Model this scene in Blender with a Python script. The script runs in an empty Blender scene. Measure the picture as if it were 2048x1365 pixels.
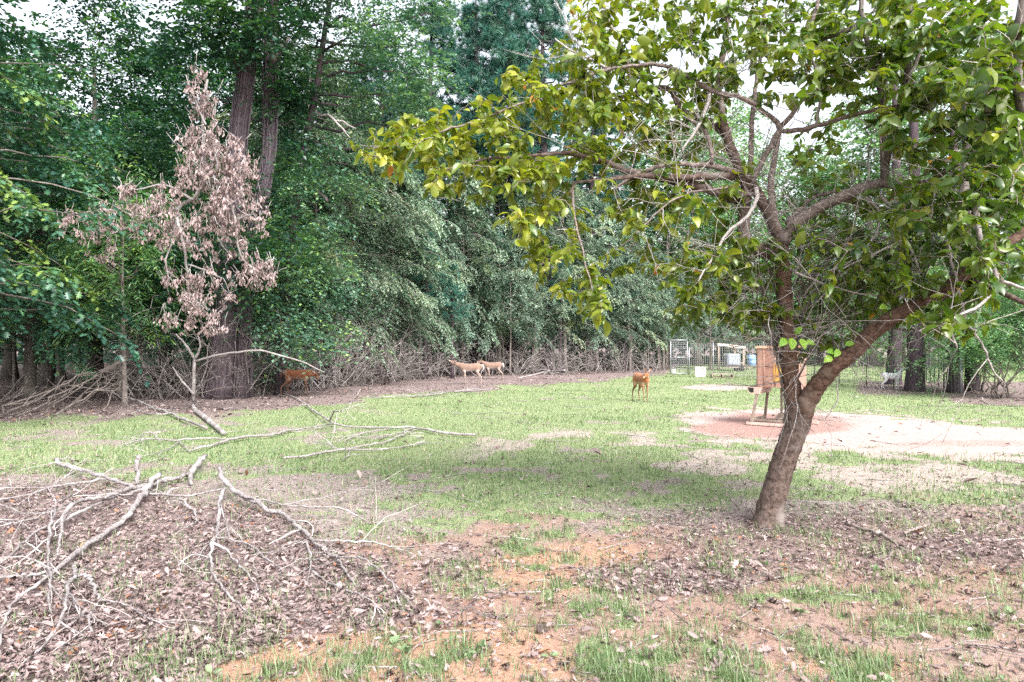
import bpy, bmesh, math, random
import numpy as np
from mathutils import Vector, Matrix

C = bpy.context.scene
COL = C.collection
rng = np.random.default_rng(11)

# ------------------------------------------------------------------ camera, sky, sun, exposure
F = 1365.0          # focal length in photo pixels (24 mm on 36 mm)
EYE = 1.6
HY = 694.0          # photo row of the horizon
cam = bpy.data.cameras.new('camera')
cam.lens = 24.0
cam.sensor_width = 36.0
cam.shift_y = 11.5 / 2048.0
cam.clip_start = 0.05
cam.clip_end = 2000
co = bpy.data.objects.new('camera', cam)
COL.objects.link(co)
co.location = (0, 0, EYE)
co.rotation_euler = (math.radians(90), 0, 0)
C.camera = co

SUN_ELEV, SUN_AZ = 46.0, 150.0       # azimuth clockwise from +Y; behind the camera, a bit right
w = bpy.data.worlds.new('World')
C.world = w
w.use_nodes = True
nt = w.node_tree
bg = nt.nodes['Background']
sky = nt.nodes.new('ShaderNodeTexSky')
sky.sky_type = 'NISHITA'
sky.sun_disc = False
sky.sun_elevation = math.radians(SUN_ELEV)
sky.sun_rotation = math.radians(SUN_AZ)
sky.air_density = 1.0
sky.dust_density = 4.0
sky.ozone_density = 1.0
hs = nt.nodes.new('ShaderNodeHueSaturation')      # overcast: the same sky with its blue taken out
hs.inputs['Saturation'].default_value = 0.30
hs.inputs['Value'].default_value = 1.0
nt.links.new(sky.outputs[0], hs.inputs['Color'])
nt.links.new(hs.outputs[0], bg.inputs['Color'])
bg.inputs['Strength'].default_value = 0.15
sl = bpy.data.lights.new('sun', 'SUN')
sl.energy = 1.7
sl.angle = math.radians(28)
sl.color = (1.0, 0.965, 0.93)
so = bpy.data.objects.new('sun', sl)
COL.objects.link(so)
e, a = math.radians(SUN_ELEV), math.radians(SUN_AZ)
sd = Vector((math.sin(a) * math.cos(e), math.cos(a) * math.cos(e), math.sin(e)))
so.rotation_euler = sd.to_track_quat('Z', 'Y').to_euler()
so.location = (0, -5, 30)
C.view_settings.view_transform = 'Standard'
C.view_settings.look = 'None'
C.view_settings.exposure = 1.87
C.view_settings.gamma = 1.0
C.view_settings.use_curve_mapping = False
C.cycles.use_denoising = False
C.cycles.max_bounces = 7
C.cycles.diffuse_bounces = 4
C.cycles.glossy_bounces = 2
C.cycles.transmission_bounces = 5
C.cycles.transparent_max_bounces = 4

# ------------------------------------------------------------------ helpers
def P(px, py, Y):
    return np.array([(px - 1024.0) / F * Y, Y, EYE - (py - HY) / F * Y])

def gz(x, y):
    x = np.asarray(x, float); y = np.asarray(y, float)
    return (0.022 * np.sin(0.9 * x + 0.5 * y + 1) + 0.018 * np.sin(0.35 * x - 1.3 * y) + 0.010 * np.sin(2.7 * x + 1.9 * y)) * np.clip((60 - np.hypot(x, y)) / 30, 0, 1)

def G(px, py, z=0.0):
    Y = F * (EYE - z) / (py - HY)
    p = P(px, py, Y)
    p[2] = z + float(gz(p[0], p[1]))
    return p

def sstep(v, a, b):
    t = np.clip((np.asarray(v, float) - a) / (b - a), 0, 1)
    return t * t * (3 - 2 * t)

def vnoise(x, y, seed=0):
    x = np.asarray(x, float); y = np.asarray(y, float)
    xi = np.floor(x).astype(np.int64); yi = np.floor(y).astype(np.int64)
    fx = x - xi; fy = y - yi
    fx = fx * fx * (3 - 2 * fx); fy = fy * fy * (3 - 2 * fy)
    def h(i, j):
        n = (i * 374761393 + j * 668265263 + seed * 974634777) & 0x7fffffff
        n = ((n ^ (n >> 13)) * 1274126177) & 0x7fffffff
        n = n ^ (n >> 16)
        return (n & 0xffff) / 65535.0
    a0 = h(xi, yi); b0 = h(xi + 1, yi); c0 = h(xi, yi + 1); d0 = h(xi + 1, yi + 1)
    return (a0 * (1 - fx) + b0 * fx) * (1 - fy) + (c0 * (1 - fx) + d0 * fx) * fy

def fbm(x, y, seed=0, o=3):
    s = 0; am = 0.5; t = 0
    for i in range(o):
        s = s + am * vnoise(np.asarray(x) * 2 ** i, np.asarray(y) * 2 ** i, seed + i * 17); t += am; am *= 0.55
    return s / t

def unit(v):
    v = np.asarray(v, float)
    return v / np.maximum(np.linalg.norm(v, axis=-1, keepdims=True), 1e-9)

def rdirs(n, r=rng):
    return unit(r.normal(size=(n, 3)))

class MB:
    def __init__(self):
        self.V = []; self.Q = []; self.T = []; self.c = []; self.n = 0
    def add(self, V, quads=None, tris=None, tint=0.5):
        V = np.asarray(V, float).reshape(-1, 3)
        if quads is not None and len(quads): self.Q.append(np.asarray(quads, np.int64).reshape(-1, 4) + self.n)
        if tris is not None and len(tris): self.T.append(np.asarray(tris, np.int64).reshape(-1, 3) + self.n)
        t = np.asarray(tint, float)
        if t.ndim == 0: t = np.full((len(V), 3), float(t))
        elif t.ndim == 1 and len(t) == 3 and len(V) != 3: t = np.tile(t, (len(V), 1))
        elif t.ndim == 1: t = np.repeat(t[:, None], 3, 1)
        self.c.append(t)
        self.V.append(V); self.n += len(V)
    def tube(self, pts, rad, k=6, tint=0.5, cap=True, rough=0.0):
        pts = np.asarray(pts, float); n = len(pts)
        rad = np.broadcast_to(np.asarray(rad, float), (n,))
        t = unit(np.gradient(pts, axis=0))
        m = np.abs(t).mean(0)
        ref = np.eye(3)[int(np.argmin(m))]
        n1 = unit(np.cross(t, ref)); n2 = np.cross(t, n1)
        a = np.linspace(0, 2 * math.pi, k, endpoint=False)
        rr = rad[:, None] * np.ones((n, k))
        if rough: rr = rr * (1 + rough * (rng.random((n, k)) - 0.5))
        V = pts[:, None, :] + rr[:, :, None] * (np.cos(a)[None, :, None] * n1[:, None, :] + np.sin(a)[None, :, None] * n2[:, None, :])
        i = np.arange(n - 1)[:, None] * k; j = np.arange(k)[None, :]; j2 = (j + 1) % k
        Q = np.stack([i + j, i + j2, i + k + j2, i + k + j], -1).reshape(-1, 4)
        V = V.reshape(-1, 3); T = []
        if cap:
            V = np.vstack([V, pts[0], pts[-1]])
            b = n * k
            for q in range(k):
                T.append((b, (q + 1) % k, q)); T.append((b + 1, (n - 1) * k + q, (n - 1) * k + (q + 1) % k))
        self.add(V, Q, T, tint)
    def box(self, c, s, R=None, tint=0.5, taper=1.0):
        c = np.asarray(c, float); s = np.asarray(s, float) / 2
        V = np.array([(x, y, z) for z in (-1, 1) for y in (-1, 1) for x in (-1, 1)], float)
        V[:4, :2] *= taper
        V = V * s
        if R is not None: V = V @ np.asarray(R).T
        Q = [(0, 2, 3, 1), (4, 5, 7, 6), (0, 1, 5, 4), (2, 6, 7, 3), (0, 4, 6, 2), (1, 3, 7, 5)]
        self.add(V + c, Q, None, tint)
    def bar(self, p, q, w, h=None, tint=0.5):
        p = np.asarray(p, float); q = np.asarray(q, float); h = h or w
        t = unit(q - p); up = np.array([0, 0, 1.0]) if abs(t[2]) < 0.9 else np.array([0, 1.0, 0])
        s = unit(np.cross(t, up)); u = np.cross(s, t)
        V = [b + s * i * w / 2 + u * j * h / 2 for b in (p, q) for i, j in ((-1, -1), (1, -1), (1, 1), (-1, 1))]
        Q = [(0, 1, 2, 3), (7, 6, 5, 4), (0, 4, 5, 1), (1, 5, 6, 2), (2, 6, 7, 3), (3, 7, 4, 0)]
        self.add(V, Q, None, tint)
    def leaves(self, tpl, pos, d, nrm, size, tint, wid=1.0):
        TV, TQ, TT = tpl
        pos = np.asarray(pos, float); n = len(pos)
        if not n: return
        d = unit(d); x = unit(np.cross(d, nrm)); z = np.cross(x, d)
        size = np.broadcast_to(np.asarray(size, float), (n,))[:, None, None]
        wid = np.broadcast_to(np.asarray(wid, float), (n,))[:, None, None]
        V = pos[:, None, :] + size * (wid * TV[None, :, 0:1] * x[:, None, :] + TV[None, :, 1:2] * d[:, None, :] + TV[None, :, 2:3] * z[:, None, :])
        k = len(TV); off = (np.arange(n) * k)[:, None, None]
        t = np.asarray(tint, float)
        if t.ndim == 1: t = np.repeat(t[:, None], 3, 1)
        self.add(V.reshape(-1, 3), (TQ[None] + off).reshape(-1, 4) if len(TQ) else None, (TT[None] + off).reshape(-1, 3) if len(TT) else None, np.repeat(t, k, 0))
    def mesh(self, name, m, smooth=True):
        V = np.vstack(self.V)
        Q = np.vstack(self.Q) if self.Q else np.zeros((0, 4), np.int64)
        T = np.vstack(self.T) if self.T else np.zeros((0, 3), np.int64)
        me = bpy.data.meshes.new(name)
        me.vertices.add(len(V)); me.vertices.foreach_set('co', V.astype(np.float32).ravel())
        nl = Q.size + T.size
        me.loops.add(nl)
        me.loops.foreach_set('vertex_index', np.concatenate([Q.ravel(), T.ravel()]).astype(np.int32))
        me.polygons.add(len(Q) + len(T))
        me.polygons.foreach_set('loop_start', np.concatenate([np.arange(len(Q)) * 4, len(Q) * 4 + np.arange(len(T)) * 3]).astype(np.int32))
        me.polygons.foreach_set('use_smooth', np.full(len(Q) + len(T), bool(smooth)))
        me.update(calc_edges=True)
        at = me.attributes.new('tint', 'FLOAT_COLOR', 'POINT')
        c = np.vstack(self.c); c = np.hstack([c, np.ones((len(c), 1))])
        at.data.foreach_set('color', c.astype(np.float32).ravel())
        me.materials.append(m)
        return me
    def build(self, name, m, parent=None, smooth=True, loc=None):
        o = bpy.data.objects.new(name, self.mesh(name, m, smooth))
        COL.objects.link(o)
        if parent is not None: o.parent = parent
        if loc is not None: o.location = loc
        return o

def tag(o, label=None, cat=None, group=None, kind=None):
    if label: o['label'] = label
    if cat: o['category'] = cat
    if group: o['group'] = group
    if kind: o['kind'] = kind
    return o

def thing(name, loc, label, cat, group=None, rz=0.0):
    o = bpy.data.objects.new(name, None); COL.objects.link(o)
    o.empty_display_size = 0.2
    o.location = [float(v) for v in loc]; o.rotation_euler = (0, 0, rz)
    return tag(o, label, cat, group)

def copy_tree(root, loc, rz=0.0, sc=1.0, label=None, group=None, tilt=(0, 0)):
    r = root.copy(); COL.objects.link(r)
    r.location = [float(v) for v in loc]; r.rotation_euler = (tilt[0], tilt[1], rz)
    r.scale = (sc, sc, sc) if np.isscalar(sc) else sc
    if label: r['label'] = label
    if group: r['group'] = group
    for ch in root.children:
        c = ch.copy(); COL.objects.link(c); c.parent = r
        for g in ch.children:
            d = g.copy(); COL.objects.link(d); d.parent = c
    return r

# ------------------------------------------------------------------ materials
def mat(name):
    m = bpy.data.materials.new(name); m.use_nodes = True
    n = m.node_tree; b = n.nodes['Principled BSDF']
    return m, n, b

def N(n, t, **kw):
    x = n.nodes.new(t)
    for k, v in kw.items():
        if k.startswith('i_'): x.inputs[k[2:].replace('_', ' ')].default_value = v
        else: setattr(x, k, v)
    return x

def ramp(n, fac, stops):
    r = n.nodes.new('ShaderNodeValToRGB')
    el = r.color_ramp.elements
    while len(el) < len(stops): el.new(0.5)
    for e_, (p, c) in zip(el, stops): e_.position = p; e_.color = (*c, 1)
    n.links.new(fac, r.inputs[0])
    return r.outputs[0]

def mixc(n, f, a, b, mode='MIX'):
    x = n.nodes.new('ShaderNodeMix'); x.data_type = 'RGBA'; x.blend_type = mode
    for s, v in ((x.inputs[0], f), (x.inputs[6], a), (x.inputs[7], b)):
        if hasattr(v, 'is_linked') or hasattr(v, 'links'): n.links.new(v, s)
        elif isinstance(v, (int, float)): s.default_value = v
        else: s.default_value = (*v, 1)
    return x.outputs[2]

def leaf_mat(name, stops, trans=0.35, tcol=(1.25, 1.35, 0.6), rough=0.45, spec=0.4, objvar=0.25):
    """Leaf: colour by each leaf's own tint, a part of the light goes through."""
    m, n, b = mat(name)
    at = N(n, 'ShaderNodeAttribute', attribute_name='tint')
    sp = n.nodes.new('ShaderNodeSeparateColor'); n.links.new(at.outputs['Color'], sp.inputs[0])
    col = ramp(n, sp.outputs[0], stops)
    oi = n.nodes.new('ShaderNodeObjectInfo')
    mr = N(n, 'ShaderNodeMapRange'); mr.inputs[3].default_value = 1 - objvar; mr.inputs[4].default_value = 1 + objvar
    n.links.new(oi.outputs['Random'], mr.inputs[0])
    hsv = n.nodes.new('ShaderNodeHueSaturation'); n.links.new(col, hsv.inputs['Color']); n.links.new(mr.outputs[0], hsv.inputs['Value'])
    c = hsv.outputs[0]
    n.links.new(c, b.inputs['Base Color'])
    b.inputs['Roughness'].default_value = rough
    b.inputs['Specular IOR Level'].default_value = spec
    tr = n.nodes.new('ShaderNodeBsdfTranslucent')
    n.links.new(mixc(n, 1.0, c, tcol, 'MULTIPLY'), tr.inputs[0])
    mx = n.nodes.new('ShaderNodeMixShader'); mx.inputs[0].default_value = trans
    n.links.new(b.outputs[0], mx.inputs[1]); n.links.new(tr.outputs[0], mx.inputs[2])
    n.links.new(mx.outputs[0], n.nodes['Material Output'].inputs[0])
    return m

def bark_mat(name, c1, c2, scale=(9, 9, 1.6), bump=0.5, rough=0.9, c3=None, dist=0.02):
    m, n, b = mat(name)
    tc = n.nodes.new('ShaderNodeTexCoord')
    mp = n.nodes.new('ShaderNodeMapping'); mp.inputs['Scale'].default_value = scale
    n.links.new(tc.outputs['Object'], mp.inputs[0])
    nz = N(n, 'ShaderNodeTexNoise'); nz.inputs['Scale'].default_value = 2.2; nz.inputs['Detail'].default_value = 6; nz.inputs['Roughness'].default_value = 0.65
    n.links.new(mp.outputs[0], nz.inputs['Vector'])
    col = ramp(n, nz.outputs[0], [(0.32, c1), (0.62, c2)])
    if c3:
        n2 = N(n, 'ShaderNodeTexNoise'); n2.inputs['Scale'].default_value = 3.0; n2.inputs['Detail'].default_value = 3
        n.links.new(tc.outputs['Object'], n2.inputs['Vector'])
        f = ramp(n, n2.outputs[0], [(0.52, (0, 0, 0)), (0.66, (1, 1, 1))])
        col = mixc(n, f, col, c3)
    at = N(n, 'ShaderNodeAttribute', attribute_name='tint')
    mul = N(n, 'ShaderNodeMapRange'); mul.inputs[3].default_value = 0.6; mul.inputs[4].default_value = 1.4
    sp = n.nodes.new('ShaderNodeSeparateColor'); n.links.new(at.outputs['Color'], sp.inputs[0]); n.links.new(sp.outputs[0], mul.inputs[0])
    hsv = n.nodes.new('ShaderNodeHueSaturation'); n.links.new(col, hsv.inputs['Color']); n.links.new(mul.outputs[0], hsv.inputs['Value'])
    n.links.new(hsv.outputs[0], b.inputs['Base Color'])
    b.inputs['Roughness'].default_value = rough
    b.inputs['Specular IOR Level'].default_value = 0.2
    bp = N(n, 'ShaderNodeBump'); bp.inputs['Strength'].default_value = bump; bp.inputs['Distance'].default_value = dist
    n.links.new(nz.outputs[0], bp.inputs['Height']); n.links.new(bp.outputs[0], b.inputs['Normal'])
    return m

def plain_mat(name, c1, c2=None, scale=6.0, rough=0.7, metal=0.0, bump=0.0, stretch=(1, 1, 1), lo=0.35, hi=0.65):
    m, n, b = mat(name)
    b.inputs['Roughness'].default_value = rough; b.inputs['Metallic'].default_value = metal
    tc = n.nodes.new('ShaderNodeTexCoord')
    mp = n.nodes.new('ShaderNodeMapping'); mp.inputs['Scale'].default_value = stretch
    n.links.new(tc.outputs['Object'], mp.inputs[0])
    nz = N(n, 'ShaderNodeTexNoise'); nz.inputs['Scale'].default_value = scale; nz.inputs['Detail'].default_value = 5; nz.inputs['Roughness'].default_value = 0.6
    n.links.new(mp.outputs[0], nz.inputs['Vector'])
    n.links.new(ramp(n, nz.outputs[0], [(lo, c1), (hi, c2 or tuple(v * 0.8 for v in c1))]), b.inputs['Base Color'])
    if bump:
        bp = N(n, 'ShaderNodeBump'); bp.inputs['Strength'].default_value = bump; bp.inputs['Distance'].default_value = 0.01
        n.links.new(nz.outputs[0], bp.inputs['Height']); n.links.new(bp.outputs[0], b.inputs['Normal'])
    return m

M = {}
M['bark_oak'] = bark_mat('oak_bark', (0.045, 0.038, 0.034), (0.17, 0.15, 0.135), (14, 14, 2.2), 0.9)
M['bark_pine'] = bark_mat('pine_bark', (0.020, 0.015, 0.018), (0.085, 0.064, 0.074), (9, 9, 2.5), 1.0)
M['bark_grey'] = bark_mat('thicket_bark', (0.10, 0.085, 0.078), (0.27, 0.235, 0.215), (10, 10, 3), 0.5)
M['bark_fruit'] = bark_mat('fruit_tree_bark', (0.026, 0.018, 0.015), (0.142, 0.102, 0.086), (13, 13, 12), 1.0, c3=(0.195, 0.165, 0.15), dist=0.012)
M['bark_stem'] = bark_mat('fruit_stem_bark', (0.028, 0.016, 0.012), (0.150, 0.092, 0.068), (12, 12, 16), 1.0, c3=(0.20, 0.15, 0.125), dist=0.012)
M['bark_limb'] = bark_mat('fruit_limb_bark', (0.065, 0.048, 0.042), (0.26, 0.215, 0.198), (14, 14, 22), 0.5, dist=0.008)
M['dead_wood'] = bark_mat('dead_grey_wood', (0.085, 0.07, 0.067), (0.29, 0.262, 0.26), (20, 20, 20), 0.8, c3=(0.36, 0.34, 0.335), dist=0.012)
M['pale_twig'] = bark_mat('pale_dead_twig', (0.19, 0.167, 0.16), (0.43, 0.395, 0.385), (20, 20, 20), 0.2, dist=0.005)
M['brush'] = bark_mat('brush_wood', (0.09, 0.077, 0.072), (0.26, 0.23, 0.222), (10, 10, 5), 0.3)
M['dark_brush'] = bark_mat('dark_brush_wood', (0.06, 0.05, 0.045), (0.2, 0.17, 0.155), (10, 10, 5), 0.3)
M['vine'] = bark_mat('vine_bark', (0.05, 0.040, 0.048), (0.16, 0.132, 0.152), (20, 20, 5), 0.3)
M['leaf_thicket'] = leaf_mat('thicket_leaf', [(0.0, (0.040, 0.082, 0.054)), (0.45, (0.118, 0.19, 0.14)), (0.8, (0.225, 0.31, 0.24)), (1.0, (0.33, 0.38, 0.25))], 0.22, (1.05, 1.15, 0.8), 0.4, 0.5)
M['leaf_thicket_dark'] = leaf_mat('thicket_leaf_dark', [(0.0, (0.025, 0.062, 0.040)), (0.5, (0.075, 0.14, 0.085)), (0.85, (0.15, 0.23, 0.14)), (1.0, (0.22, 0.29, 0.13))], 0.25, (1.1, 1.2, 0.7), 0.36, 0.5)
M['leaf_thicket_pale'] = leaf_mat('thicket_leaf_pale', [(0.0, (0.065, 0.115, 0.068)), (0.5, (0.155, 0.225, 0.155)), (0.85, (0.265, 0.34, 0.245)), (1.0, (0.37, 0.40, 0.23))], 0.25, (1.05, 1.15, 0.8), 0.4, 0.5)
M['leaf_elm'] = leaf_mat('elm_leaf', [(0.0, (0.022, 0.065, 0.045)), (0.5, (0.055, 0.125, 0.086)), (0.85, (0.115, 0.205, 0.125)), (1.0, (0.20, 0.30, 0.09))], 0.3, (1.15, 1.4, 0.6), 0.38, 0.5)
M['leaf_oak'] = leaf_mat('oak_leaf', [(0.0, (0.014, 0.055, 0.042)), (0.5, (0.042, 0.125, 0.080)), (0.85, (0.095, 0.21, 0.095)), (1.0, (0.20, 0.30, 0.07))], 0.28, (1.2, 1.4, 0.5), 0.36, 0.5)
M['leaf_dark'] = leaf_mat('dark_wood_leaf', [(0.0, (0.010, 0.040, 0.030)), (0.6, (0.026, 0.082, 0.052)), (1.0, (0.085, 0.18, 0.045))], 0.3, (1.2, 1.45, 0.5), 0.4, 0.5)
M['leaf_lance'] = leaf_mat('lance_leaf', [(0.0, (0.035, 0.11, 0.055)), (0.6, (0.085, 0.185, 0.075)), (1.0, (0.20, 0.30, 0.07))], 0.35, (1.2, 1.4, 0.5), 0.35, 0.5)
M['needle'] = leaf_mat('pine_needle', [(0.0, (0.020, 0.095, 0.075)), (0.6, (0.045, 0.155, 0.12)), (1.0, (0.13, 0.23, 0.15))], 0.15, (1.1, 1.2, 0.8), 0.45, 0.4)
M['leaf_far'] = leaf_mat('far_leaf', [(0.0, (0.055, 0.13, 0.065)), (0.6, (0.12, 0.235, 0.115)), (1.0, (0.23, 0.35, 0.13))], 0.35, (1.2, 1.3, 0.6), 0.45, 0.4)
M['leaf_fruit'] = leaf_mat('fruit_leaf', [(0.0, (0.030, 0.075, 0.022)), (0.35, (0.085, 0.155, 0.020)), (0.75, (0.215, 0.25, 0.024)), (0.93, (0.33, 0.34, 0.045)), (0.96, (0.40, 0.20, 0.03)), (1.0, (0.38, 0.13, 0.04))], 0.42, (1.35, 1.4, 0.4), 0.33, 0.6, 0.12)
M['leaf_fresh'] = leaf_mat('fresh_leaf', [(0.0, (0.20, 0.42, 0.05)), (1.0, (0.36, 0.58, 0.09))], 0.4, (1.2, 1.3, 0.5), 0.4, 0.4, 0.05)
M['leaf_dead'] = leaf_mat('dead_leaf', [(0.0, (0.11, 0.074, 0.070)), (0.5, (0.235, 0.172, 0.168)), (1.0, (0.38, 0.30, 0.295))], 0.15, (1.1, 1.0, 0.9), 0.7, 0.2, 0.05)
M['litter'] = leaf_mat('litter_leaf', [(0.0, (0.075, 0.052, 0.050)), (0.3, (0.165, 0.120, 0.115)), (0.55, (0.235, 0.178, 0.172)), (0.8, (0.30, 0.238, 0.228)), (0.98, (0.38, 0.31, 0.30)), (1.0, (0.26, 0.13, 0.08))], 0.1, (1.1, 1.0, 0.9), 0.65, 0.25, 0.0)
M['blade'] = leaf_mat('grass_blade', [(0.0, (0.075, 0.130, 0.048)), (0.45, (0.135, 0.21, 0.095)), (0.75, (0.225, 0.275, 0.155)), (1.0, (0.36, 0.315, 0.24))], 0.3, (1.2, 1.3, 0.5), 0.5, 0.3, 0.0)
M['weed'] = leaf_mat('weed_leaf', [(0.0, (0.12, 0.18, 0.09)), (1.0, (0.27, 0.34, 0.20))], 0.25, (1.1, 1.2, 0.7), 0.6, 0.3, 0.0)

# ------------------------------------------------------------------ leaf outlines
def tpl(V, quads=(), tris=()):
    return np.array(V, float), np.array(quads, np.int64).reshape(-1, 4), np.array(tris, np.int64).reshape(-1, 3)
DIAMOND = tpl([(0, 0, 0), (0.26, 0.45, 0.05), (0, 1, -0.06), (-0.26, 0.45, 0.05)], [(0, 1, 2, 3)])
BROAD = tpl([(0, 0, 0), (0.23, 0.2, 0.09), (0.29, 0.52, 0.13), (0.17, 0.84, 0.0), (0, 1.02, -0.20), (-0.17, 0.84, -0.02), (-0.29, 0.52, 0.10), (-0.23, 0.2, 0.08), (0, 0.33, 0.03), (0, 0.7, -0.02)],
            [(1, 2, 9, 8), (8, 9, 6, 7)], [(0, 1, 8), (0, 8, 7), (2, 3, 9), (9, 5, 6), (3, 4, 9), (4, 5, 9)])
_o = [(0, 0), (0.07, 0.14), (0.24, 0.20), (0.10, 0.33), (0.38, 0.48), (0.13, 0.58), (0.27, 0.80), (0.06, 0.82), (0, 1.0)]
_o2 = _o + [(-x, y) for x, y in _o[-2:0:-1]]
OAK = tpl([(x, y, 0.22 * abs(x) - 0.08 * y * y) for x, y in _o2] + [(0, 0.5, -0.02)], (), [(len(_o2), i, (i + 1) % len(_o2)) for i in range(len(_o2))])
CURL2 = tpl([(0, 0, 0), (0.10, 0.3, 0.20), (0.05, 0.7, 0.30), (0, 1, 0.16), (-0.16, 0.7, 0.05), (-0.12, 0.3, 0.02), (0, 0.5, -0.05)], (), [(6, i, (i + 1) % 6) for i in range(6)])
OAKD = tpl([(x, y, 0.7 * x * x * 4 + 0.25 * (y - 0.5) ** 2 - 0.05) for x, y in _o2] + [(0, 0.5, -0.05)], (), [(len(_o2), i, (i + 1) % len(_o2)) for i in range(len(_o2))])
CURL = tpl([(0, 0, 0), (0.2, 0.3, 0.16), (0.17, 0.7, 0.22), (0, 1, 0.10), (-0.17, 0.7, 0.12), (-0.2, 0.3, 0.20), (0, 0.5, 0.0)], (), [(6, i, (i + 1) % 6) for i in range(6)])

# ------------------------------------------------------------------ ground and its zones
def topx(x, y):
    y = np.asarray(y, float); x = np.asarray(x, float)
    yy = np.maximum(y, 1.6)
    return x / yy * F + 1024, HY + F * EYE / yy

EDGE_X = [-900, -300, 0, 300, 500, 700, 800, 900, 1000, 1150, 1330, 1345, 1400, 3000]
EDGE_Y = [900, 865, 846, 836, 826, 800, 792, 783, 776, 764, 750, 735, 712, 706]

def zones(x, y):
    px, py = topx(x, y)
    n1 = fbm(x * 0.9, y * 0.9, 3); n2 = fbm(x * 2.6, y * 2.6, 8); n3 = fbm(x * 0.35, y * 0.35, 21)
    dy = np.maximum(py - HY, 4)
    edge = np.interp(px, EDGE_X, EDGE_Y)
    forest = 1 - sstep(py + (n1 - 0.5) * dy * 0.22, edge - dy * 0.05, edge + dy * 0.06)
    forest = np.maximum(forest, (1 - sstep(py, 781, 795)) * sstep(px, 1690, 1740) * sstep(py, 759, 768) * (n1 * 0.5 + 0.65))
    forest = np.maximum(forest, 0.9 * (1 - sstep(np.hypot((px - 2010) / 130, (py - 795) / 18), 0.7, 1.1)))
    xr = np.interp(py, [920, 960, 1000, 1040, 1080, 1150, 1230, 1275, 1310, 1365, 1500], [-60, 160, 420, 640, 760, 870, 890, 770, 560, 420, 250])
    lit = sstep(xr - px + (n1 - 0.5) * 420 + (n2 - 0.5) * 260, -190, 170) * sstep(py + (n2 - 0.5) * 70 + (n1 - 0.5) * 60, 905, 1010)
    lit = np.maximum(lit, 0.48 * sstep(px + (n2 - 0.5) * 200, 1180, 1420) * sstep(py, 985, 1040) * (1 - sstep(py, 1120, 1190)))
    lit = np.maximum(lit, 0.55 * (1 - sstep(np.hypot((px - 1350) / 260, (py - 1150) / 45), 0.6, 1.1)))
    lit = np.where(y < 1.7, 0.4 * n3, lit)
    top = np.interp(px, [1300, 1345, 1420, 1520, 1700, 1850, 2048, 2600], [842, 832, 821, 817, 824, 838, 856, 880])
    bot = np.interp(px, [1300, 1345, 1420, 1520, 1700, 1850, 2048, 2600], [836, 842, 868, 890, 905, 914, 922, 940])
    nn = (n2 - 0.5) * 34 + (fbm(x * 7, y * 7, 66, 2) - 0.5) * 22
    dust = sstep(py + nn, top - 5, top + 5) * (1 - sstep(py + nn * 1.6, bot - 14, bot + 10)) * sstep(px, 1300, 1360)
    dust = np.maximum(dust, 1 - sstep(np.hypot((px - 1440) / 95, (py - 776) / 9), 0.5, 1.1))
    red = 1 - sstep(np.hypot((px - 1555) / 215, (py - 851) / 26) + (n1 - 0.5) * 0.5, 0.45, 1.05)
    red = np.maximum(red, 0.5 * (1 - sstep(np.hypot((px - 1900) / 220, (py - 890) / 12) + (n1 - .5), 0.4, 1.1)))
    sand = sstep(n1 + 0.25 * (n2 - 0.5), 0.47, 0.60) * sstep(py, 845, 880) * (1 - sstep(py, 960, 1010)) * sstep(px, 700, 1150)
    mulch = 1 - sstep(np.hypot((px - 1350) / 170, (py - 1172) / 22) + (n2 - 0.5) * 0.9, 0.5, 1.1)  # mulch patches that also paint the fruit tree's shade onto the ground
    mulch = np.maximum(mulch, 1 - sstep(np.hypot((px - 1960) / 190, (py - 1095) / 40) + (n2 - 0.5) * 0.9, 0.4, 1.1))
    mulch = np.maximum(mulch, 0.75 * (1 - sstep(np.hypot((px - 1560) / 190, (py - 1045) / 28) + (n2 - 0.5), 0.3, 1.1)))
    g = np.interp(py, [700, 760, 850, 900, 960, 1010, 1060, 1130, 1365], [1.0, 1.0, 0.97, 0.94, 0.90, 0.82, 0.66, 0.58, 0.6])
    g = g * np.where(px < 760, np.interp(py, [830, 900, 960, 1000, 1100], [0.82, 0.84, 0.82, 0.8, 0.85]), 1)
    patch = 0.14 * g + 0.86 * sstep(0.45 * n1 + 0.3 * n2 + 0.25 * fbm(x * 6, y * 6, 31, 2), 0.82 - g * 0.58, 0.96 - g * 0.56)
    near = sstep(py, 960, 1060)
    tuft = sstep(0.35 * n2 + 0.65 * fbm(x * 4.6, y * 4.6, 91, 2), 0.47, 0.62)
    patch = patch * (1 - near) + near * (0.10 + 1.0 * tuft) * np.interp(py, [960, 1100, 1365], [0.8, 0.72, 0.85])
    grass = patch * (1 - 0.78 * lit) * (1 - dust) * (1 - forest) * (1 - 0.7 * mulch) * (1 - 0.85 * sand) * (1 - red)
    grass = np.where(y < 1.7, 0.4 * patch, grass)
    clayf = sstep(py + (n1 - 0.5) * 130 + (px - 1000) * 0.03, 985, 1110)
    orange = 1 - sstep(np.hypot((px - 820) / 520, (py - 1330) / 120) + (n1 - 0.5) * 0.9, 0.5, 1.1)
    orange = np.maximum(orange, 0.8 * (1 - sstep(np.hypot((px - 1120) / 260, (py - 1130) / 70) + (n1 - 0.5) * 1.1, 0.4, 1.0)))
    orange = np.maximum(orange, 0.7 * (1 - sstep(np.hypot((px - 1600) / 420, (py - 1330) / 60) + (n1 - 0.5) * 1.2, 0.3, 1.0)))
    return dict(orange=orange, clay=clayf, forest=forest, lit=np.clip(np.maximum(lit, forest), 0, 1), fg=lit, grass=grass, dust=dust, red=red, sand=sand, mulch=mulch)

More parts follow.
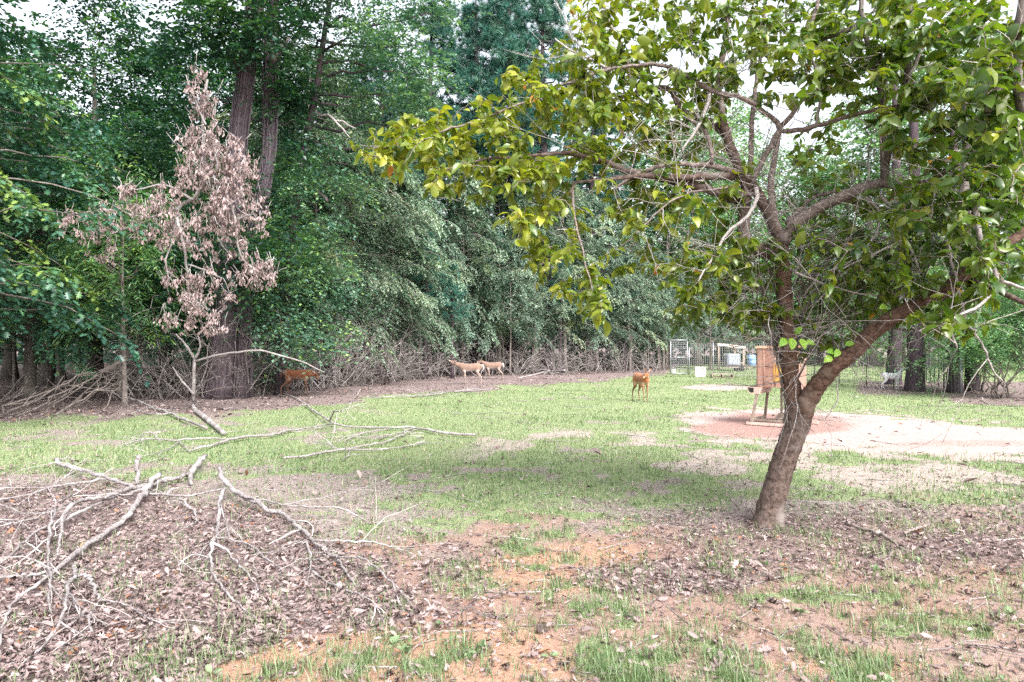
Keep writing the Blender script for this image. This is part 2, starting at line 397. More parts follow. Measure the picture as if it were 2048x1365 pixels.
def axis(a, b, fine, g, c0, c1):
    out = [c0]; v = c0
    while v < b:
        v += fine * (1 + g * max(0, v - c1)); out.append(v)
    return out
ys = axis(0, 70, 0.07, 0.22, 1.0, 3.0)
ys = [-400, -120, -40, -15, -6, -2, 0] + ys + [90, 130, 220, 420, 900]
xp = axis(0, 75, 0.075, 0.30, 0.0, 2.5)
xs = sorted(set([-v for v in xp] + xp)) 
xs = [-900, -400, -220, -130] + xs + [130, 220, 400, 900]
XX, YY = np.meshgrid(np.array(xs), np.array(ys))
ny_, nx_ = XX.shape
xf, yf = XX.ravel(), YY.ravel()
zf = gz(xf, yf) + np.where(np.hypot(xf, yf) < 14, 0.022 * (fbm(xf * 5, yf * 5, 5) - 0.5), 0)
Z = zones(xf, yf)
ii = (np.arange(ny_ - 1)[:, None] * nx_ + np.arange(nx_ - 1)[None, :])
gq = np.stack([ii, ii + 1, ii + nx_ + 1, ii + nx_], -1).reshape(-1, 4)
gm = MB(); gm.add(np.stack([xf, yf, zf], 1), gq, None, np.stack([Z['lit'], Z['grass'], Z['dust']], 1))

m, n, b = mat('ground_soil')
tc = n.nodes.new('ShaderNodeTexCoord')
def noise(sc, det=6, ro=0.6):
    q = N(n, 'ShaderNodeTexNoise'); q.inputs['Scale'].default_value = sc; q.inputs['Detail'].default_value = det; q.inputs['Roughness'].default_value = ro
    n.links.new(tc.outputs['Object'], q.inputs['Vector']); return q.outputs[0]
nA, nB, nC, nD = noise(1.3), noise(7), noise(38, 5, 0.7), noise(150, 3)
def attr(nm):
    q = N(n, 'ShaderNodeAttribute', attribute_name=nm); s_ = n.nodes.new('ShaderNodeSeparateColor'); n.links.new(q.outputs['Color'], s_.inputs[0]); return s_.outputs
def mth(op, a_, b_):
    q = N(n, 'ShaderNodeMath', operation=op)
    for s_, v in zip(q.inputs, (a_, b_)):
        if isinstance(v, (int, float)): s_.default_value = v
        else: n.links.new(v, s_)
    return q.outputs[0]
def edge_of(v, amt=0.7, lo=0.35, hi=0.65, nz=None):
    s_ = mth('ADD', v, mth('MULTIPLY', mth('SUBTRACT', nz or nC, 0.5), amt))
    return ramp(n, s_, [(lo, (0, 0, 0)), (hi, (1, 1, 1))])
z1, z2 = attr('tint'), attr('zone')
z_or = attr('orange')[0]
qz = N(n, 'ShaderNodeAttribute', attribute_name='zone'); zclay = qz.outputs['Alpha']
clay = ramp(n, nB, [(0.3, (0.205, 0.125, 0.098)), (0.55, (0.27, 0.175, 0.14)), (0.75, (0.34, 0.245, 0.205))])
clay = mixc(n, ramp(n, nA, [(0.4, (0, 0, 0)), (0.65, (1, 1, 1))]), clay, (0.28, 0.20, 0.175))
clay = mixc(n, edge_of(z_or, 0.8, 0.3, 0.7, nB), clay, ramp(n, nC, [(0.25, (0.20, 0.105, 0.07)), (0.45, (0.33, 0.195, 0.138)), (0.7, (0.40, 0.26, 0.195))]))
tan = ramp(n, nC, [(0.28, (0.10, 0.078, 0.072)), (0.45, (0.20, 0.165, 0.15)), (0.6, (0.29, 0.245, 0.225)), (0.75, (0.40, 0.36, 0.33))])
clay = mixc(n, ramp(n, nC, [(0.28, (1, 1, 1)), (0.40, (0, 0, 0))]), clay, (0.24, 0.14, 0.095))
litc = ramp(n, nC, [(0.25, (0.06, 0.044, 0.042)), (0.48, (0.165, 0.125, 0.12)), (0.62, (0.25, 0.20, 0.193)), (0.8, (0.35, 0.30, 0.29))])
dustc = mixc(n, 0.45, ramp(n, nB, [(0.3, (0.27, 0.195, 0.178)), (0.7, (0.45, 0.36, 0.335))]), ramp(n, nC, [(0.3, (0.22, 0.165, 0.15)), (0.65, (0.46, 0.39, 0.355))]))
redc = ramp(n, nC, [(0.3, (0.215, 0.128, 0.112)), (0.7, (0.33, 0.215, 0.19))])
sandc = ramp(n, nB, [(0.3, (0.24, 0.20, 0.175)), (0.7, (0.36, 0.31, 0.275))])
grc = ramp(n, nC, [(0.3, (0.13, 0.165, 0.08)), (0.55, (0.205, 0.25, 0.125)), (0.75, (0.32, 0.32, 0.21))])
mulc = ramp(n, nC, [(0.3, (0.09, 0.058, 0.052)), (0.7, (0.24, 0.168, 0.15))])  # mulch brown, with the tree's shade put into the colour
c = mixc(n, edge_of(zclay, 1.0, 0.3, 0.7, nB), tan, clay)
c = mixc(n, edge_of(z2[2], 0.9), c, sandc)
c = mixc(n, edge_of(z1[2], 0.6), c, dustc)
c = mixc(n, edge_of(z2[0], 0.6, 0.25, 0.8), c, redc)
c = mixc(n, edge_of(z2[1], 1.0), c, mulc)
c = mixc(n, edge_of(z1[0], 0.9, 0.3, 0.6), c, litc)
c = mixc(n, edge_of(z1[1], 1.1, 0.42, 0.72), c, grc)
n.links.new(c, b.inputs['Base Color'])
b.inputs['Roughness'].default_value = 0.95; b.inputs['Specular IOR Level'].default_value = 0.1
bp = N(n, 'ShaderNodeBump'); bp.inputs['Strength'].default_value = 0.7; bp.inputs['Distance'].default_value = 0.025
n.links.new(mth('ADD', nC, mth('MULTIPLY', nD, 0.5)), bp.inputs['Height']); n.links.new(bp.outputs[0], b.inputs['Normal'])
M['ground'] = m
go = gm.build('ground', m)
at = go.data.attributes.new('zone', 'FLOAT_COLOR', 'POINT')
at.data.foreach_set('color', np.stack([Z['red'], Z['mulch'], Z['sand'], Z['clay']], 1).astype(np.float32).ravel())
at = go.data.attributes.new('orange', 'FLOAT_COLOR', 'POINT')
at.data.foreach_set('color', np.stack([Z['orange'], Z['orange'], Z['orange'], np.ones(len(xf))], 1).astype(np.float32).ravel())
tag(go, kind='structure')

# ------------------------------------------------------------------ grass blades
def scatter(nc, y0, y1, pw=1.0, x0=-420, x1=2420):
    """Candidate ground points, thinning out with distance."""
    u = rng.random(nc)
    Y = y0 * (y1 / y0) ** (u ** pw)
    X = (rng.uniform(x0, x1, nc) - 1024) / F * Y
    return X, Y
X, Y = scatter(105000, 2.6, 48, 1.0)
zz = zones(X, Y)
keep = rng.random(len(X)) < np.clip(zz['grass'] * np.interp(Y, [2.6, 4.5, 7, 12, 48], [0.62, 0.6, 0.68, .85, 1]), 0, 1)
X, Y = X[keep], Y[keep]
gb = MB()
nb = np.where(Y < 6, 10, np.where(Y < 12, 6, 4))
i = np.repeat(np.arange(len(X)), nb)
k = len(i)
spread = np.interp(Y[i], [3, 8, 45], [0.03, 0.08, 0.35])
bx = X[i] + rng.normal(0, 1, k) * spread; by = Y[i] + rng.normal(0, 1, k) * spread
tuftH = rng.gamma(5, 0.2, len(X)) * np.interp(Y, [3, 7, 20, 45], [0.062, 0.052, 0.046, 0.06])
h = tuftH[i] * rng.uniform(0.45, 1.15, k)
flat = rng.random(k) < 0.14
h = np.where(flat, h * 0.18 + 0.006, h)
wd = (0.0022 + 0.00062 * Y[i]) * rng.uniform(0.7, 1.3, k)
az = rng.uniform(0, 2 * math.pi, k); ln = np.where(flat, tuftH[i] * rng.uniform(0.7, 1.5, k), h * rng.uniform(0.2, 0.9, k))
dx, dy_ = np.cos(az), np.sin(az)
base = np.stack([bx, by, gz(bx, by)], 1)
sx = np.stack([-dy_, dx, np.zeros(k)], 1) * wd[:, None] / 2
out = np.stack([dx, dy_, np.zeros(k)], 1)
mid = base + out * (ln * 0.35)[:, None] + np.array([0, 0, 1]) * (h * 0.62)[:, None]
tip = base + out * ln[:, None] + np.array([0, 0, 1]) * h[:, None]
V = np.stack([base - sx, base + sx, mid + sx * 0.8, mid - sx * 0.8, tip], 1).reshape(-1, 3)
o5 = np.arange(k)[:, None] * 5
tn = np.clip(0.42 + 0.35 * sstep(rng.random(k), 0.72, 0.78) + 0.25 * (fbm(bx * 0.6, by * 0.6, 40) - 0.5) * 2 + rng.normal(0, 0.17, k) + np.where(flat, 0.5, 0), 0, 1)
gb.add(V, np.array([0, 1, 2, 3])[None] + o5, np.array([3, 2, 4])[None] + o5, np.repeat(tn, 5))
tag(gb.build('grass', M['blade']), kind='stuff')

# broad-leaved weeds among the near grass
wb = MB()
X, Y = scatter(260, 3.0, 9)
zz = zones(X, Y); kp = (zz['fg'] < 0.75) & (zz['dust'] < 0.3) & (rng.random(len(X)) < 0.3)
for x, y in zip(X[kp], Y[kp]):
    q = rng.integers(5, 12); a_ = rng.uniform(0, 6.28, q); el = rng.uniform(0.15, 1.0, q)
    d = np.stack([np.cos(a_) * np.cos(el), np.sin(a_) * np.cos(el), np.sin(el)], 1)
    wb.leaves(BROAD, np.array([x, y, float(gz(x, y)) + 0.012]) + d * 0.01, d, rdirs(q) * 0.4 + [0, 0, 1], rng.uniform(0.02, 0.05, q), rng.random(q))
tag(wb.build('weeds', M['weed']), kind='stuff')

# ------------------------------------------------------------------ fallen leaves
lb = MB()
for (nc, y0, y1, s0, s1) in ((98000, 2.5, 9.5, 0.026, 0.052), (26000, 8, 60, 0.07, 0.14)):
    X, Y = scatter(nc, y0, y1, 1.0, -1500 if y0 < 4 else -500, 2500)
    zz = zones(X, Y)
    pr = np.clip(zz['fg'] * 1.05 + 0.13 * (1 - zz['dust']) + 0.25 * zz['mulch'], 0, 1) if y0 < 4 else np.clip(zz['forest'] + 0.35 * zz['fg'] + 0.02, 0, 1)
    kp = rng.random(nc) < pr; X, Y = X[kp], Y[kp]; q = len(X)
    a_ = rng.uniform(0, 6.28, q); el = rng.normal(0.05, 0.28, q)
    d = np.stack([np.cos(a_) * np.cos(el), np.sin(a_) * np.cos(el), np.sin(el)], 1)
    nr = rng.normal(0, 0.42, (q, 3)) + np.array([0, 0, 1.0])
    nr[rng.random(q) < 0.4, 2] *= -1
    pos = np.stack([X, Y, gz(X, Y) + 0.012 + rng.random(q) * 0.02], 1)
    sz = s0 + (s1 - s0) * rng.gamma(2.2, 0.26, q).clip(0, 2.0); tn_ = np.clip(rng.normal(0.50, 0.25, q), 0, 1); ww = rng.uniform(0.6, 1.2, q)
    sel = rng.random(q) if y0 < 4 else np.zeros(q)
    for tp_, m_ in ((CURL, sel < 0.45), (CURL2, (sel >= 0.45) & (sel < 0.80)), (OAKD, sel >= 0.80)):
        big_ = 1.35 if tp_ is OAKD else 1.0
        lb.leaves(tp_, pos[m_], d[m_], nr[m_], sz[m_] * big_, tn_[m_], ww[m_])
tag(lb.build('leaf_litter', M['litter']), kind='stuff')

cb_ = MB()
X, Y = scatter(9000, 2.7, 11)
zz = zones(X, Y); kp = (zz['grass'] < 0.75) & (zz['fg'] < 0.7) & (fbm(X * 1.7, Y * 1.7, 55) > 0.40); X, Y = X[kp], Y[kp]; q = len(X)
sz = rng.gamma(2.0, 0.0024, q).clip(0.002, 0.02)
OCT = np.array([(1, 0, 0), (0, 1, 0), (-1, 0, 0), (0, -1, 0), (0, 0, .7), (0, 0, -.5)])
Vc = (OCT[None] * (1 + 0.5 * (rng.random((q, 6, 1)) - .5))) * sz[:, None, None] + np.stack([X, Y, gz(X, Y) + sz * 0.45 + 0.004], 1)[:, None, :]
Tc = np.array([(0, 1, 4), (1, 2, 4), (2, 3, 4), (3, 0, 4), (1, 0, 5), (2, 1, 5), (3, 2, 5), (0, 3, 5)])[None] + (np.arange(q) * 6)[:, None, None]
cb_.add(Vc.reshape(-1, 3), None, Tc.reshape(-1, 3), np.repeat(rng.random(q), 6))
M['crumb'] = leaf_mat('soil_crumb', [(0.0, (0.07, 0.042, 0.034)), (0.7, (0.20, 0.12, 0.09)), (1.0, (0.36, 0.27, 0.23))], 0.0, rough=0.95, spec=0.1, objvar=0.0)
tag(cb_.build('soil_crumbs', M['crumb'], smooth=False), kind='stuff')

tb = MB()
X, Y = scatter(520, 2.9, 26)
for x, y in zip(X, Y):
    L = rng.uniform(0.08, 0.45) * (1 + 0.05 * y); a_ = rng.uniform(0, 6.28)
    p = np.array([x, y, float(gz(x, y)) + 0.012]); t_ = np.linspace(-0.5, 0.5, 4)[:, None]
    pts = p + t_ * L * np.array([math.cos(a_), math.sin(a_), 0]) + rng.normal(0, 0.018, (4, 3)) * [1, 1, 0.3]
    tb.tube(pts, np.linspace(1, 0.5, 4) * (0.0025 + 0.0004 * y), 4, rng.random())
tag(tb.build('twig_litter', M['dead_wood']), kind='stuff')

# ------------------------------------------------------------------ trees of the wood: one of each kind, then copies
def crown_clumps(r, ncl, zb, zt, R, prof, inner=0.35):
    t = r.random(ncl)
    z = zb + (zt - zb) * t
    a_ = r.uniform(0, 2 * math.pi, ncl); ph = r.uniform(0, 6, 3)
    Rz = R * np.interp(t, [p_[0] for p_ in prof], [p_[1] for p_ in prof]) * (1 + 0.22 * np.sin(2 * a_ + 5 * t + ph[0]) + 0.2 * np.sin(3 * a_ - 9 * t + ph[1]))
    f = inner + (1 - inner) * np.sqrt(r.random(ncl))
    return np.stack([np.cos(a_) * Rz * f, np.sin(a_) * Rz * f, z], 1), np.stack([np.cos(a_), np.sin(a_), np.zeros(ncl)], 1)

def sprays(mb, r, c, outd, per, L, nl, lsz, template, droop=0.35, jit=0.35, flat=0.35, tmean=0.5, tsd=0.18, wid=1.0, up=0.0, clump_tint=0.16, coh=0.0):
    """Leafy twigs round each clump centre: two-ranked leaves along a drooping twig."""
    n_ = len(c); i = np.repeat(np.arange(n_), per); S = len(i)
    st = c[i] + r.normal(0, jit, (S, 3)) * [1, 1, 0.75]
    d = outd[i] * 0.55 + (unit(outd + r.normal(0, 0.6, (n_, 3)) * [1, 1, 0.5]) * coh)[i] + r.normal(0, 0.6 * (1 - 0.35 * coh), (S, 3)) * [1, 1, flat] + [0, 0, up]
    d = unit(d); l = r.uniform(0.6, 1.25, S) * L
    side = unit(np.cross(d, [0, 0, 1.0]) + 1e-6)
    t = (np.arange(nl) + 0.5) / nl
    t = t[None, :] + r.normal(0, 0.3 / nl, (S, nl))
    pos = st[:, None, :] + d[:, None, :] * (l[:, None] * t)[..., None] - np.array([0, 0, 1.0]) * (droop * l[:, None] * t ** 2)[..., None]
    sg = np.where(np.arange(nl) % 2 == 0, 1.0, -1.0)[None, :, None]
    ld = d[:, None, :] * 0.55 + side[:, None, :] * sg * 0.75 + r.normal(0, 0.25, (S, nl, 3)) - np.array([0, 0, 1.0]) * (droop * t)[..., None]
    nr = r.normal(0, 0.35, (S, nl, 3)) + np.array([0, 0, 1.0])
    ct = r.normal(0, clump_tint, n_)[i]
    tn = np.clip(tmean + ct[:, None] + r.normal(0, tsd, (S, nl)), 0, 1)
    mb.leaves(template, pos.reshape(-1, 3), ld.reshape(-1, 3), nr.reshape(-1, 3), r.uniform(0.7, 1.2, S * nl) * lsz, tn.ravel(), wid)
    return st, d, l

def wavy(r, p, q, n_=6, amt=0.06):
    p = np.asarray(p, float); q = np.asarray(q, float)
    t = np.linspace(0, 1, n_)[:, None]
    L = np.linalg.norm(q - p)
    x = p + (q - p) * t
    x[1:-1] += r.normal(0, amt * L, (n_ - 2, 3)) * [1, 1, 0.4]
    return x

def make_tree(name, seed, H, tr, crown, bark, leaf, label, cat, group=None, lean=0.0, limb_k=5, limb_n=40, trunk_top=0.92):
    r = np.random.default_rng(seed)
    root = thing(name, (0, 0, -60), label, cat, group)
    tb_ = MB()
    nseg = 14
    t = np.linspace(0, 1, nseg)
    ph = r.uniform(0, 6)
    path = np.stack([lean * t * H + 0.012 * H * np.sin(3.1 * t + ph) * t, 0.012 * H * np.sin(2.3 * t + ph * 2) * t, -0.1 + t * H * trunk_top], 1)
    rad = tr * (1 - t) ** 0.75 * 0.95 + tr * 0.08 + tr * 0.45 * np.exp(-t * 30)
    tb_.tube(path, rad, 10, 0.5, rough=0.10)
    tb_.build('trunk', bark, root)
    cb, lmb = MB(), MB()
    crown(r, cb, lmb, H, lambda z: np.array([np.interp(z, path[:, 2], path[:, 0]), np.interp(z, path[:, 2], path[:, 1]), z]), tr)
    if lmb.n: lmb.build('limbs', bark, root)
    if cb.n: cb.build('crown', leaf, root, smooth=False)
    return root

def limbs_to(r, lmb, c, at_, n_, rad, drop=(0.3, 1.2), k=4, zmin=1.0):
    for q in c[:n_]:
        p = at_(max(zmin, q[2] - r.uniform(*drop) * (0.4 + np.hypot(q[0], q[1]) * 0.5)))
        x = wavy(r, p, q, 6, 0.05)
        lmb.tube(x, np.linspace(rad, rad * 0.2, 6) * r.uniform(0.6, 1.2), k, r.random())

def boughs(r, cb, lmb, at_, nb, zb, H, R, prof, per, nl, lsz, template, wid, rise=(0.1, 0.5), droop=(0.25, 0.75), Ls=0.62, ctint=0.22, rad=0.03, tmean=0.5):
    """Layered boughs: each a flat drooping frond of two-ranked sprays, with gaps between the layers."""
    ST, DD, LL_, CT = [], [], [], []
    ga = r.uniform(0, 6.28)
    for j in range(nb):
        t0 = (j + r.random()) / nb; z = zb + (H - zb) * t0
        a_ = ga + j * 2.4 + r.normal(0, .3); L_ = R * np.interp(t0, [p_[0] for p_ in prof], [p_[1] for p_ in prof]) * r.uniform(0.65, 1.2)
        o_ = np.array([math.cos(a_), math.sin(a_), 0]); p0 = at_(z); ri, dr = r.uniform(*rise), r.uniform(*droop)
        t = np.linspace(0, 1, 9)[:, None]
        x = p0 + o_ * L_ * t + np.array([0, 0, L_]) * (ri * t - dr * t * t); x[1:] += r.normal(0, 0.04, (8, 3))
        lmb.tube(x, np.linspace(rad * r.uniform(.7, 1.2), 0.005, 9), 4, r.random())
        tt = np.sqrt(r.uniform(0.03, 1.0, per)); f = tt * 8; i0 = np.minimum(f.astype(int), 7)
        ps = x[i0] + (x[i0 + 1] - x[i0]) * (f - i0)[:, None]; tg_ = unit(x[i0 + 1] - x[i0])
        sd_ = unit(np.cross(tg_, [0, 0, 1.0])) * np.where(r.random(per) < .5, 1, -1)[:, None]
        ST.append(ps + r.normal(0, .05, (per, 3))); DD.append(unit(tg_ * r.uniform(.3, 1.1, per)[:, None] + sd_ * r.uniform(.1, 1, per)[:, None] + r.normal(0, .18, (per, 3)) - [0, 0, .15]))
        LL_.append(r.uniform(.5, 1.2, per) * Ls * (1.15 - .5 * tt)); CT.append(np.full(per, r.normal(0, ctint)))
    st, d, l, ct = np.vstack(ST), np.vstack(DD), np.concatenate(LL_), np.concatenate(CT); S = len(st)
    side = unit(np.cross(d, [0, 0, 1.0]) + 1e-6); t = (np.arange(nl) + .5)[None] / nl + r.normal(0, .3 / nl, (S, nl))
    pos = st[:, None] + d[:, None] * (l[:, None] * t)[..., None] - np.array([0, 0, 1.0]) * (0.5 * l[:, None] * t ** 2)[..., None]
    sg = np.where(np.arange(nl) % 2 == 0, 1.0, -1.0)[None, :, None]
    ld = d[:, None] * .6 + side[:, None] * sg * .75 + r.normal(0, .25, (S, nl, 3)) - np.array([0, 0, 1.0]) * (0.5 * t)[..., None]
    cb.leaves(template, pos.reshape(-1, 3), ld.reshape(-1, 3), (r.normal(0, .3, (S, nl, 3)) + [0, 0, 1.0]).reshape(-1, 3), r.uniform(.7, 1.2, S * nl) * lsz, np.clip(tmean + ct[:, None] + r.normal(0, .16, (S, nl)), 0, 1).ravel(), wid)
def thicket_crown(r, cb, lmb, H, at_, tr):
    boughs(r, cb, lmb, at_, 66, 2.5, H, 3.1, [(0, 0.9), (0.3, 1.0), (0.65, 0.8), (1, 0.2)], 24, 15, 0.12, DIAMOND, 1.05, rad=0.026)
def thicket_crown_old(r, cb, lmb, H, at_, tr):
    c, o_ = crown_clumps(r, 110, 2.15, H, 2.9, [(0, 0.85), (0.3, 1.0), (0.65, 0.8), (1, 0.15)], 0.45)
    limbs_to(r, lmb, c * [1.12, 1.12, 1], at_, 60, 0.026, (0.2, 1.0))
    sprays(cb, r, c, o_, 15, 1.3, 17, 0.125, DIAMOND, droop=0.6, jit=0.26, flat=0.25, wid=1.05, clump_tint=0.26, coh=0.8)
def sapling_crown(r, cb, lmb, H, at_, tr):
    c, o_ = crown_clumps(r, 50, 2.3, H, 1.5, [(0, 0.6), (0.4, 1.0), (1, 0.25)], 0.1)
    limbs_to(r, lmb, c, at_, 26, 0.016, (0.2, 1.0))
    sprays(cb, r, c, o_, 9, 0.7, 12, 0.085, DIAMOND, droop=0.4, jit=0.3, wid=1.1)
def oak_crown(r, cb, lmb, H, at_, tr):
    boughs(r, cb, lmb, at_, 92, 1.9, H, 4.6, [(0, 0.9), (0.3, 1.0), (0.7, 0.85), (1, 0.25)], 22, 9, 0.17, OAK, 1.0, rise=(0.1, .6), droop=(.2, .6), Ls=0.8, rad=0.035, tmean=.52)
def oak_crown_old(r, cb, lmb, H, at_, tr):
    c, o_ = crown_clumps(r, 150, 2.0, H, 4.6, [(0, 0.75), (0.3, 1.0), (0.7, 0.85), (1, 0.2)], 0.35)
    limbs_to(r, lmb, c, at_, 30, 0.035, (0.3, 1.2))
    sprays(cb, r, c, o_, 14, 0.95, 10, 0.18, OAK, droop=0.35, jit=0.38, flat=0.25, tmean=0.48, wid=1.0)
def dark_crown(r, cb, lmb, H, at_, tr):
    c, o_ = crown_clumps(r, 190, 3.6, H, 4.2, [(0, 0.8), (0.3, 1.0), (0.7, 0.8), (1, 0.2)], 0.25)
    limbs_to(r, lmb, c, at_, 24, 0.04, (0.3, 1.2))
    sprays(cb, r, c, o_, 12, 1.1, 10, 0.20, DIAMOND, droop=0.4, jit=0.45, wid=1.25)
def pine_crown(r, cb, lmb, H, at_, tr):
    zb = 0.50 * H
    nb_ = 60
    for j in range(nb_):
        z = zb + (H - zb) * (j + r.random()) / nb_
        L = np.interp((z - zb) / (H - zb), [0, 0.3, 1], [2.6, 3.0, 0.5]) * r.uniform(0.7, 1.15)
        a_ = r.uniform(0, 6.28); p = at_(z * 0.93)
        q = p + np.array([math.cos(a_) * L, math.sin(a_) * L, r.uniform(-0.25, 0.55) * L * 0.5])
        x = wavy(r, p, q, 6, 0.05); lmb.tube(x, np.linspace(0.045, 0.012, 6), 4, r.random())
        nt_ = 14
        f = r.uniform(0.35, 1.0, nt_)
        ctr = p + (q - p) * f[:, None] + r.normal(0, 0.32, (nt_, 3)) * [1, 1, 0.6]
        for cc in ctr:
            nn_ = 40
            d = unit(rdirs(nn_, r) + (q - p) / L * 0.7 + [0, 0, 0.25])
            cb.leaves(NEEDLE, np.tile(cc, (nn_, 1)) + d * 0.02, d, rdirs(nn_, r), r.uniform(0.22, 0.38, nn_), np.clip(r.normal(0.5, 0.2) + r.normal(0, 0.12, nn_), 0, 1))
NEEDLE = tpl([(0.05, 0, 0), (-0.05, 0, 0), (0, 1, 0)], (), [(0, 1, 2)])
def lance_crown(r, cb, lmb, H, at_, tr):
    c, o_ = crown_clumps(r, 64, 2.2, H, 1.9, [(0, 0.7), (0.4, 1.0), (1, 0.3)], 0.2)
    limbs_to(r, lmb, c, at_, 40, 0.02, (0.2, 1.0))
    sprays(cb, r, c, o_, 8, 0.6, 11, 0.17, DIAMOND, droop=0.7, jit=0.28, flat=0.3, wid=0.62)
def far_crown(r, cb, lmb, H, at_, tr):
    c, o_ = crown_clumps(r, 170, 2.6, H, 4.6, [(0, 0.75), (0.3, 1.0), (0.7, 0.85), (1, 0.2)], 0.3)
    limbs_to(r, lmb, c, at_, 50, 0.06, (0.3, 1.2))
    sprays(cb, r, c, o_, 9, 1.1, 9, 0.21, DIAMOND, droop=0.4, jit=0.55, wid=1.3)

T_THICK = 'grey green small leaved tree with drooping sprays in the thicket facing the lawn'
thick = [make_tree('thicket_tree', 100 + s_, 8.6 + s_, 0.10, thicket_crown, M['bark_grey'], M[['leaf_thicket', 'leaf_thicket_dark', 'leaf_thicket_pale'][s_]], T_THICK, 'tree', 'small leaved trees of the thicket', lean=0.02 * (s_ - 1)) for s_ in range(3)]
T_SAP = 'thin bare stemmed sapling under the thicket behind the brush'
sapl = [make_tree('sapling', 120 + s_, 5.0 + s_, 0.045, sapling_crown, M['bark_grey'], M['leaf_thicket'], T_SAP, 'sapling', 'thin saplings under the thicket', lean=0.05 * (s_ - 0.5)) for s_ in range(2)]
oaks = [make_tree('oak_tree', 130 + s_, 9.5, 0.24, oak_crown, M['bark_oak'], M['leaf_oak'], 'oak', 'tree') for s_ in range(2)]
T_DARK = 'tall dark leafed tree standing deep in the wood'
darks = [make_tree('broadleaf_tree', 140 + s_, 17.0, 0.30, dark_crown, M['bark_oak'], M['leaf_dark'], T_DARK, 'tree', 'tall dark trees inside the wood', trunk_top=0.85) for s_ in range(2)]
T_PINE = 'tall pine with blue green needle tufts above the thicket'
pines = [make_tree('pine_tree', 150 + s_, 19.0, 0.26, pine_crown, M['bark_pine'], M['needle'], T_PINE, 'pine tree', 'pines rising above the thicket', trunk_top=0.97) for s_ in range(2)]
lances = [make_tree('hickory_tree', 160, 6.0, 0.07, lance_crown, M['bark_grey'], M['leaf_lance'], 'x', 'tree')]
T_FAR = 'pale green leafy tree far behind the wire fence'
fars = [make_tree('far_tree', 170 + s_, 15.0 + 2 * s_, 0.24, far_crown, M['bark_grey'], M['leaf_far'], T_FAR, 'tree', 'pale trees behind the pen', trunk_top=0.85) for s_ in range(2)]

used = {}
def put(protos, x, y, sc=1.0, rz=None, label=None, group=None, which=None, z=None):
    i_ = int(rng.integers(len(protos))) if which is None else which
    p = protos[i_]
    rz = rng.uniform(0, 6.28) if rz is None else rz
    loc = (x, y, float(gz(x, y)) if z is None else z)
    if p.name not in used:
        used[p.name] = p
        p.location = loc; p.rotation_euler = (0, 0, rz); p.scale = (sc,) * 3 if np.isscalar(sc) else sc
        if label: p['label'] = label
        if label and not group and 'group' in p: del p['group']
        if group: p['group'] = group
        return p
    o = copy_tree(p, loc, rz, sc, label, group)
    if label and not group and 'group' in o: del o['group']
    return o
def at_px(px, Y): return (px - 1024) / F * Y, Y

# ------------------------------------------------------------------ the wood
# front row of the thicket: from beside the vine-hung trunk to the gate
frow = [(560, 25.5), (640, 26.5), (715, 29.0), (790, 31.0), (860, 35.0), (925, 37.5), (1000, 38.0), (1065, 40.0), (1130, 41.0), (1195, 42.5), (1260, 44.5), (1318, 47.0)]
ftxt = ['thicket tree with drooping sprays behind the slender leaning elm', 'thicket tree rising straight behind the dark red brown deer', 'small leaved tree between the red brown deer and the young pine at left', 'thicket tree left of the two tan deer with low hanging sprays', 'thicket tree whose sprays the front tan deer stretches its neck to', 'grey green thicket tree directly above the two tan deer', 'thicket tree just right of the two tan deer', 'thicket tree above the slanting pole at the wood edge', 'thicket tree behind the hanging twig tip of the fruit tree', 'thicket tree left of the orange brown deer in the background', 'thicket tree right behind the orange brown deer', 'last thicket tree close beside the grey gate']
for j, (px, Y) in enumerate(frow):
    x, y = at_px(px, Y + 1.2 + rng.uniform(-0.4, 0.6)); put(thick, x, y, rng.uniform(0.9, 1.12), label=ftxt[j], group='small leaved trees of the thicket')
for j, (px, Y) in enumerate([(540, 29), (610, 30.5), (690, 33), (770, 36), (850, 39.5), (930, 42), (1010, 43.5), (1090, 45), (1170, 47), (1250, 49.5), (1320, 52)]):
    x, y = at_px(px + rng.uniform(-15, 15), Y); put(thick, x, y, rng.uniform(1.15, 1.5), label=T_THICK + ', second row', group='taller trees behind the front of the thicket')
# pines over the thicket
for px, Y, s_, l_ in [(760, 38, 1.05, 'pine half hidden behind the elm crown'), (868, 45, 1.35, 'pine whose bare trunk shows over the tip of the fruit tree'), (945, 46, 1.4, 'pine with dark blue green tufts at the top left of the fruit tree crown'), (1020, 45, 1.45, 'pine with broad blue green tufts close behind the top of the fruit tree'), (1095, 43, 1.35, 'pine rising behind the upper left leaves of the fruit tree'), (690, 47, 1.15, 'far pine seen through the gap right of the vine covered trunk'), (1010, 58, 1.5, 'farthest tall pine in the middle of the sky gap'), (1180, 55, 1.3, 'pine behind the middle of the fruit tree crown')]:
    x, y = at_px(px, Y); put(pines, x, y, s_, label=l_, group='pines rising above the thicket')
for px, Y, s_ in [(735, 32.5, 0.42), (985, 40.0, 0.46), (905, 34.5, 0.33), (1120, 40.5, 0.4), (640, 27.5, 0.36), (850, 33.4, 0.4), (1250, 46, 0.42)]:
    x, y = at_px(px, Y); put(pines, x, y, s_, label='young pine with soft needle tufts ' + {735: 'between the elm and the tan deer', 985: 'above the two tan deer', 905: 'left of the front tan deer nose', 1120: 'behind the hanging twig tip', 640: 'beside the slender elm', 850: 'above a low green tuft left of the deer', 1250: 'behind the orange brown deer'}[px], group='young pines in the thicket')
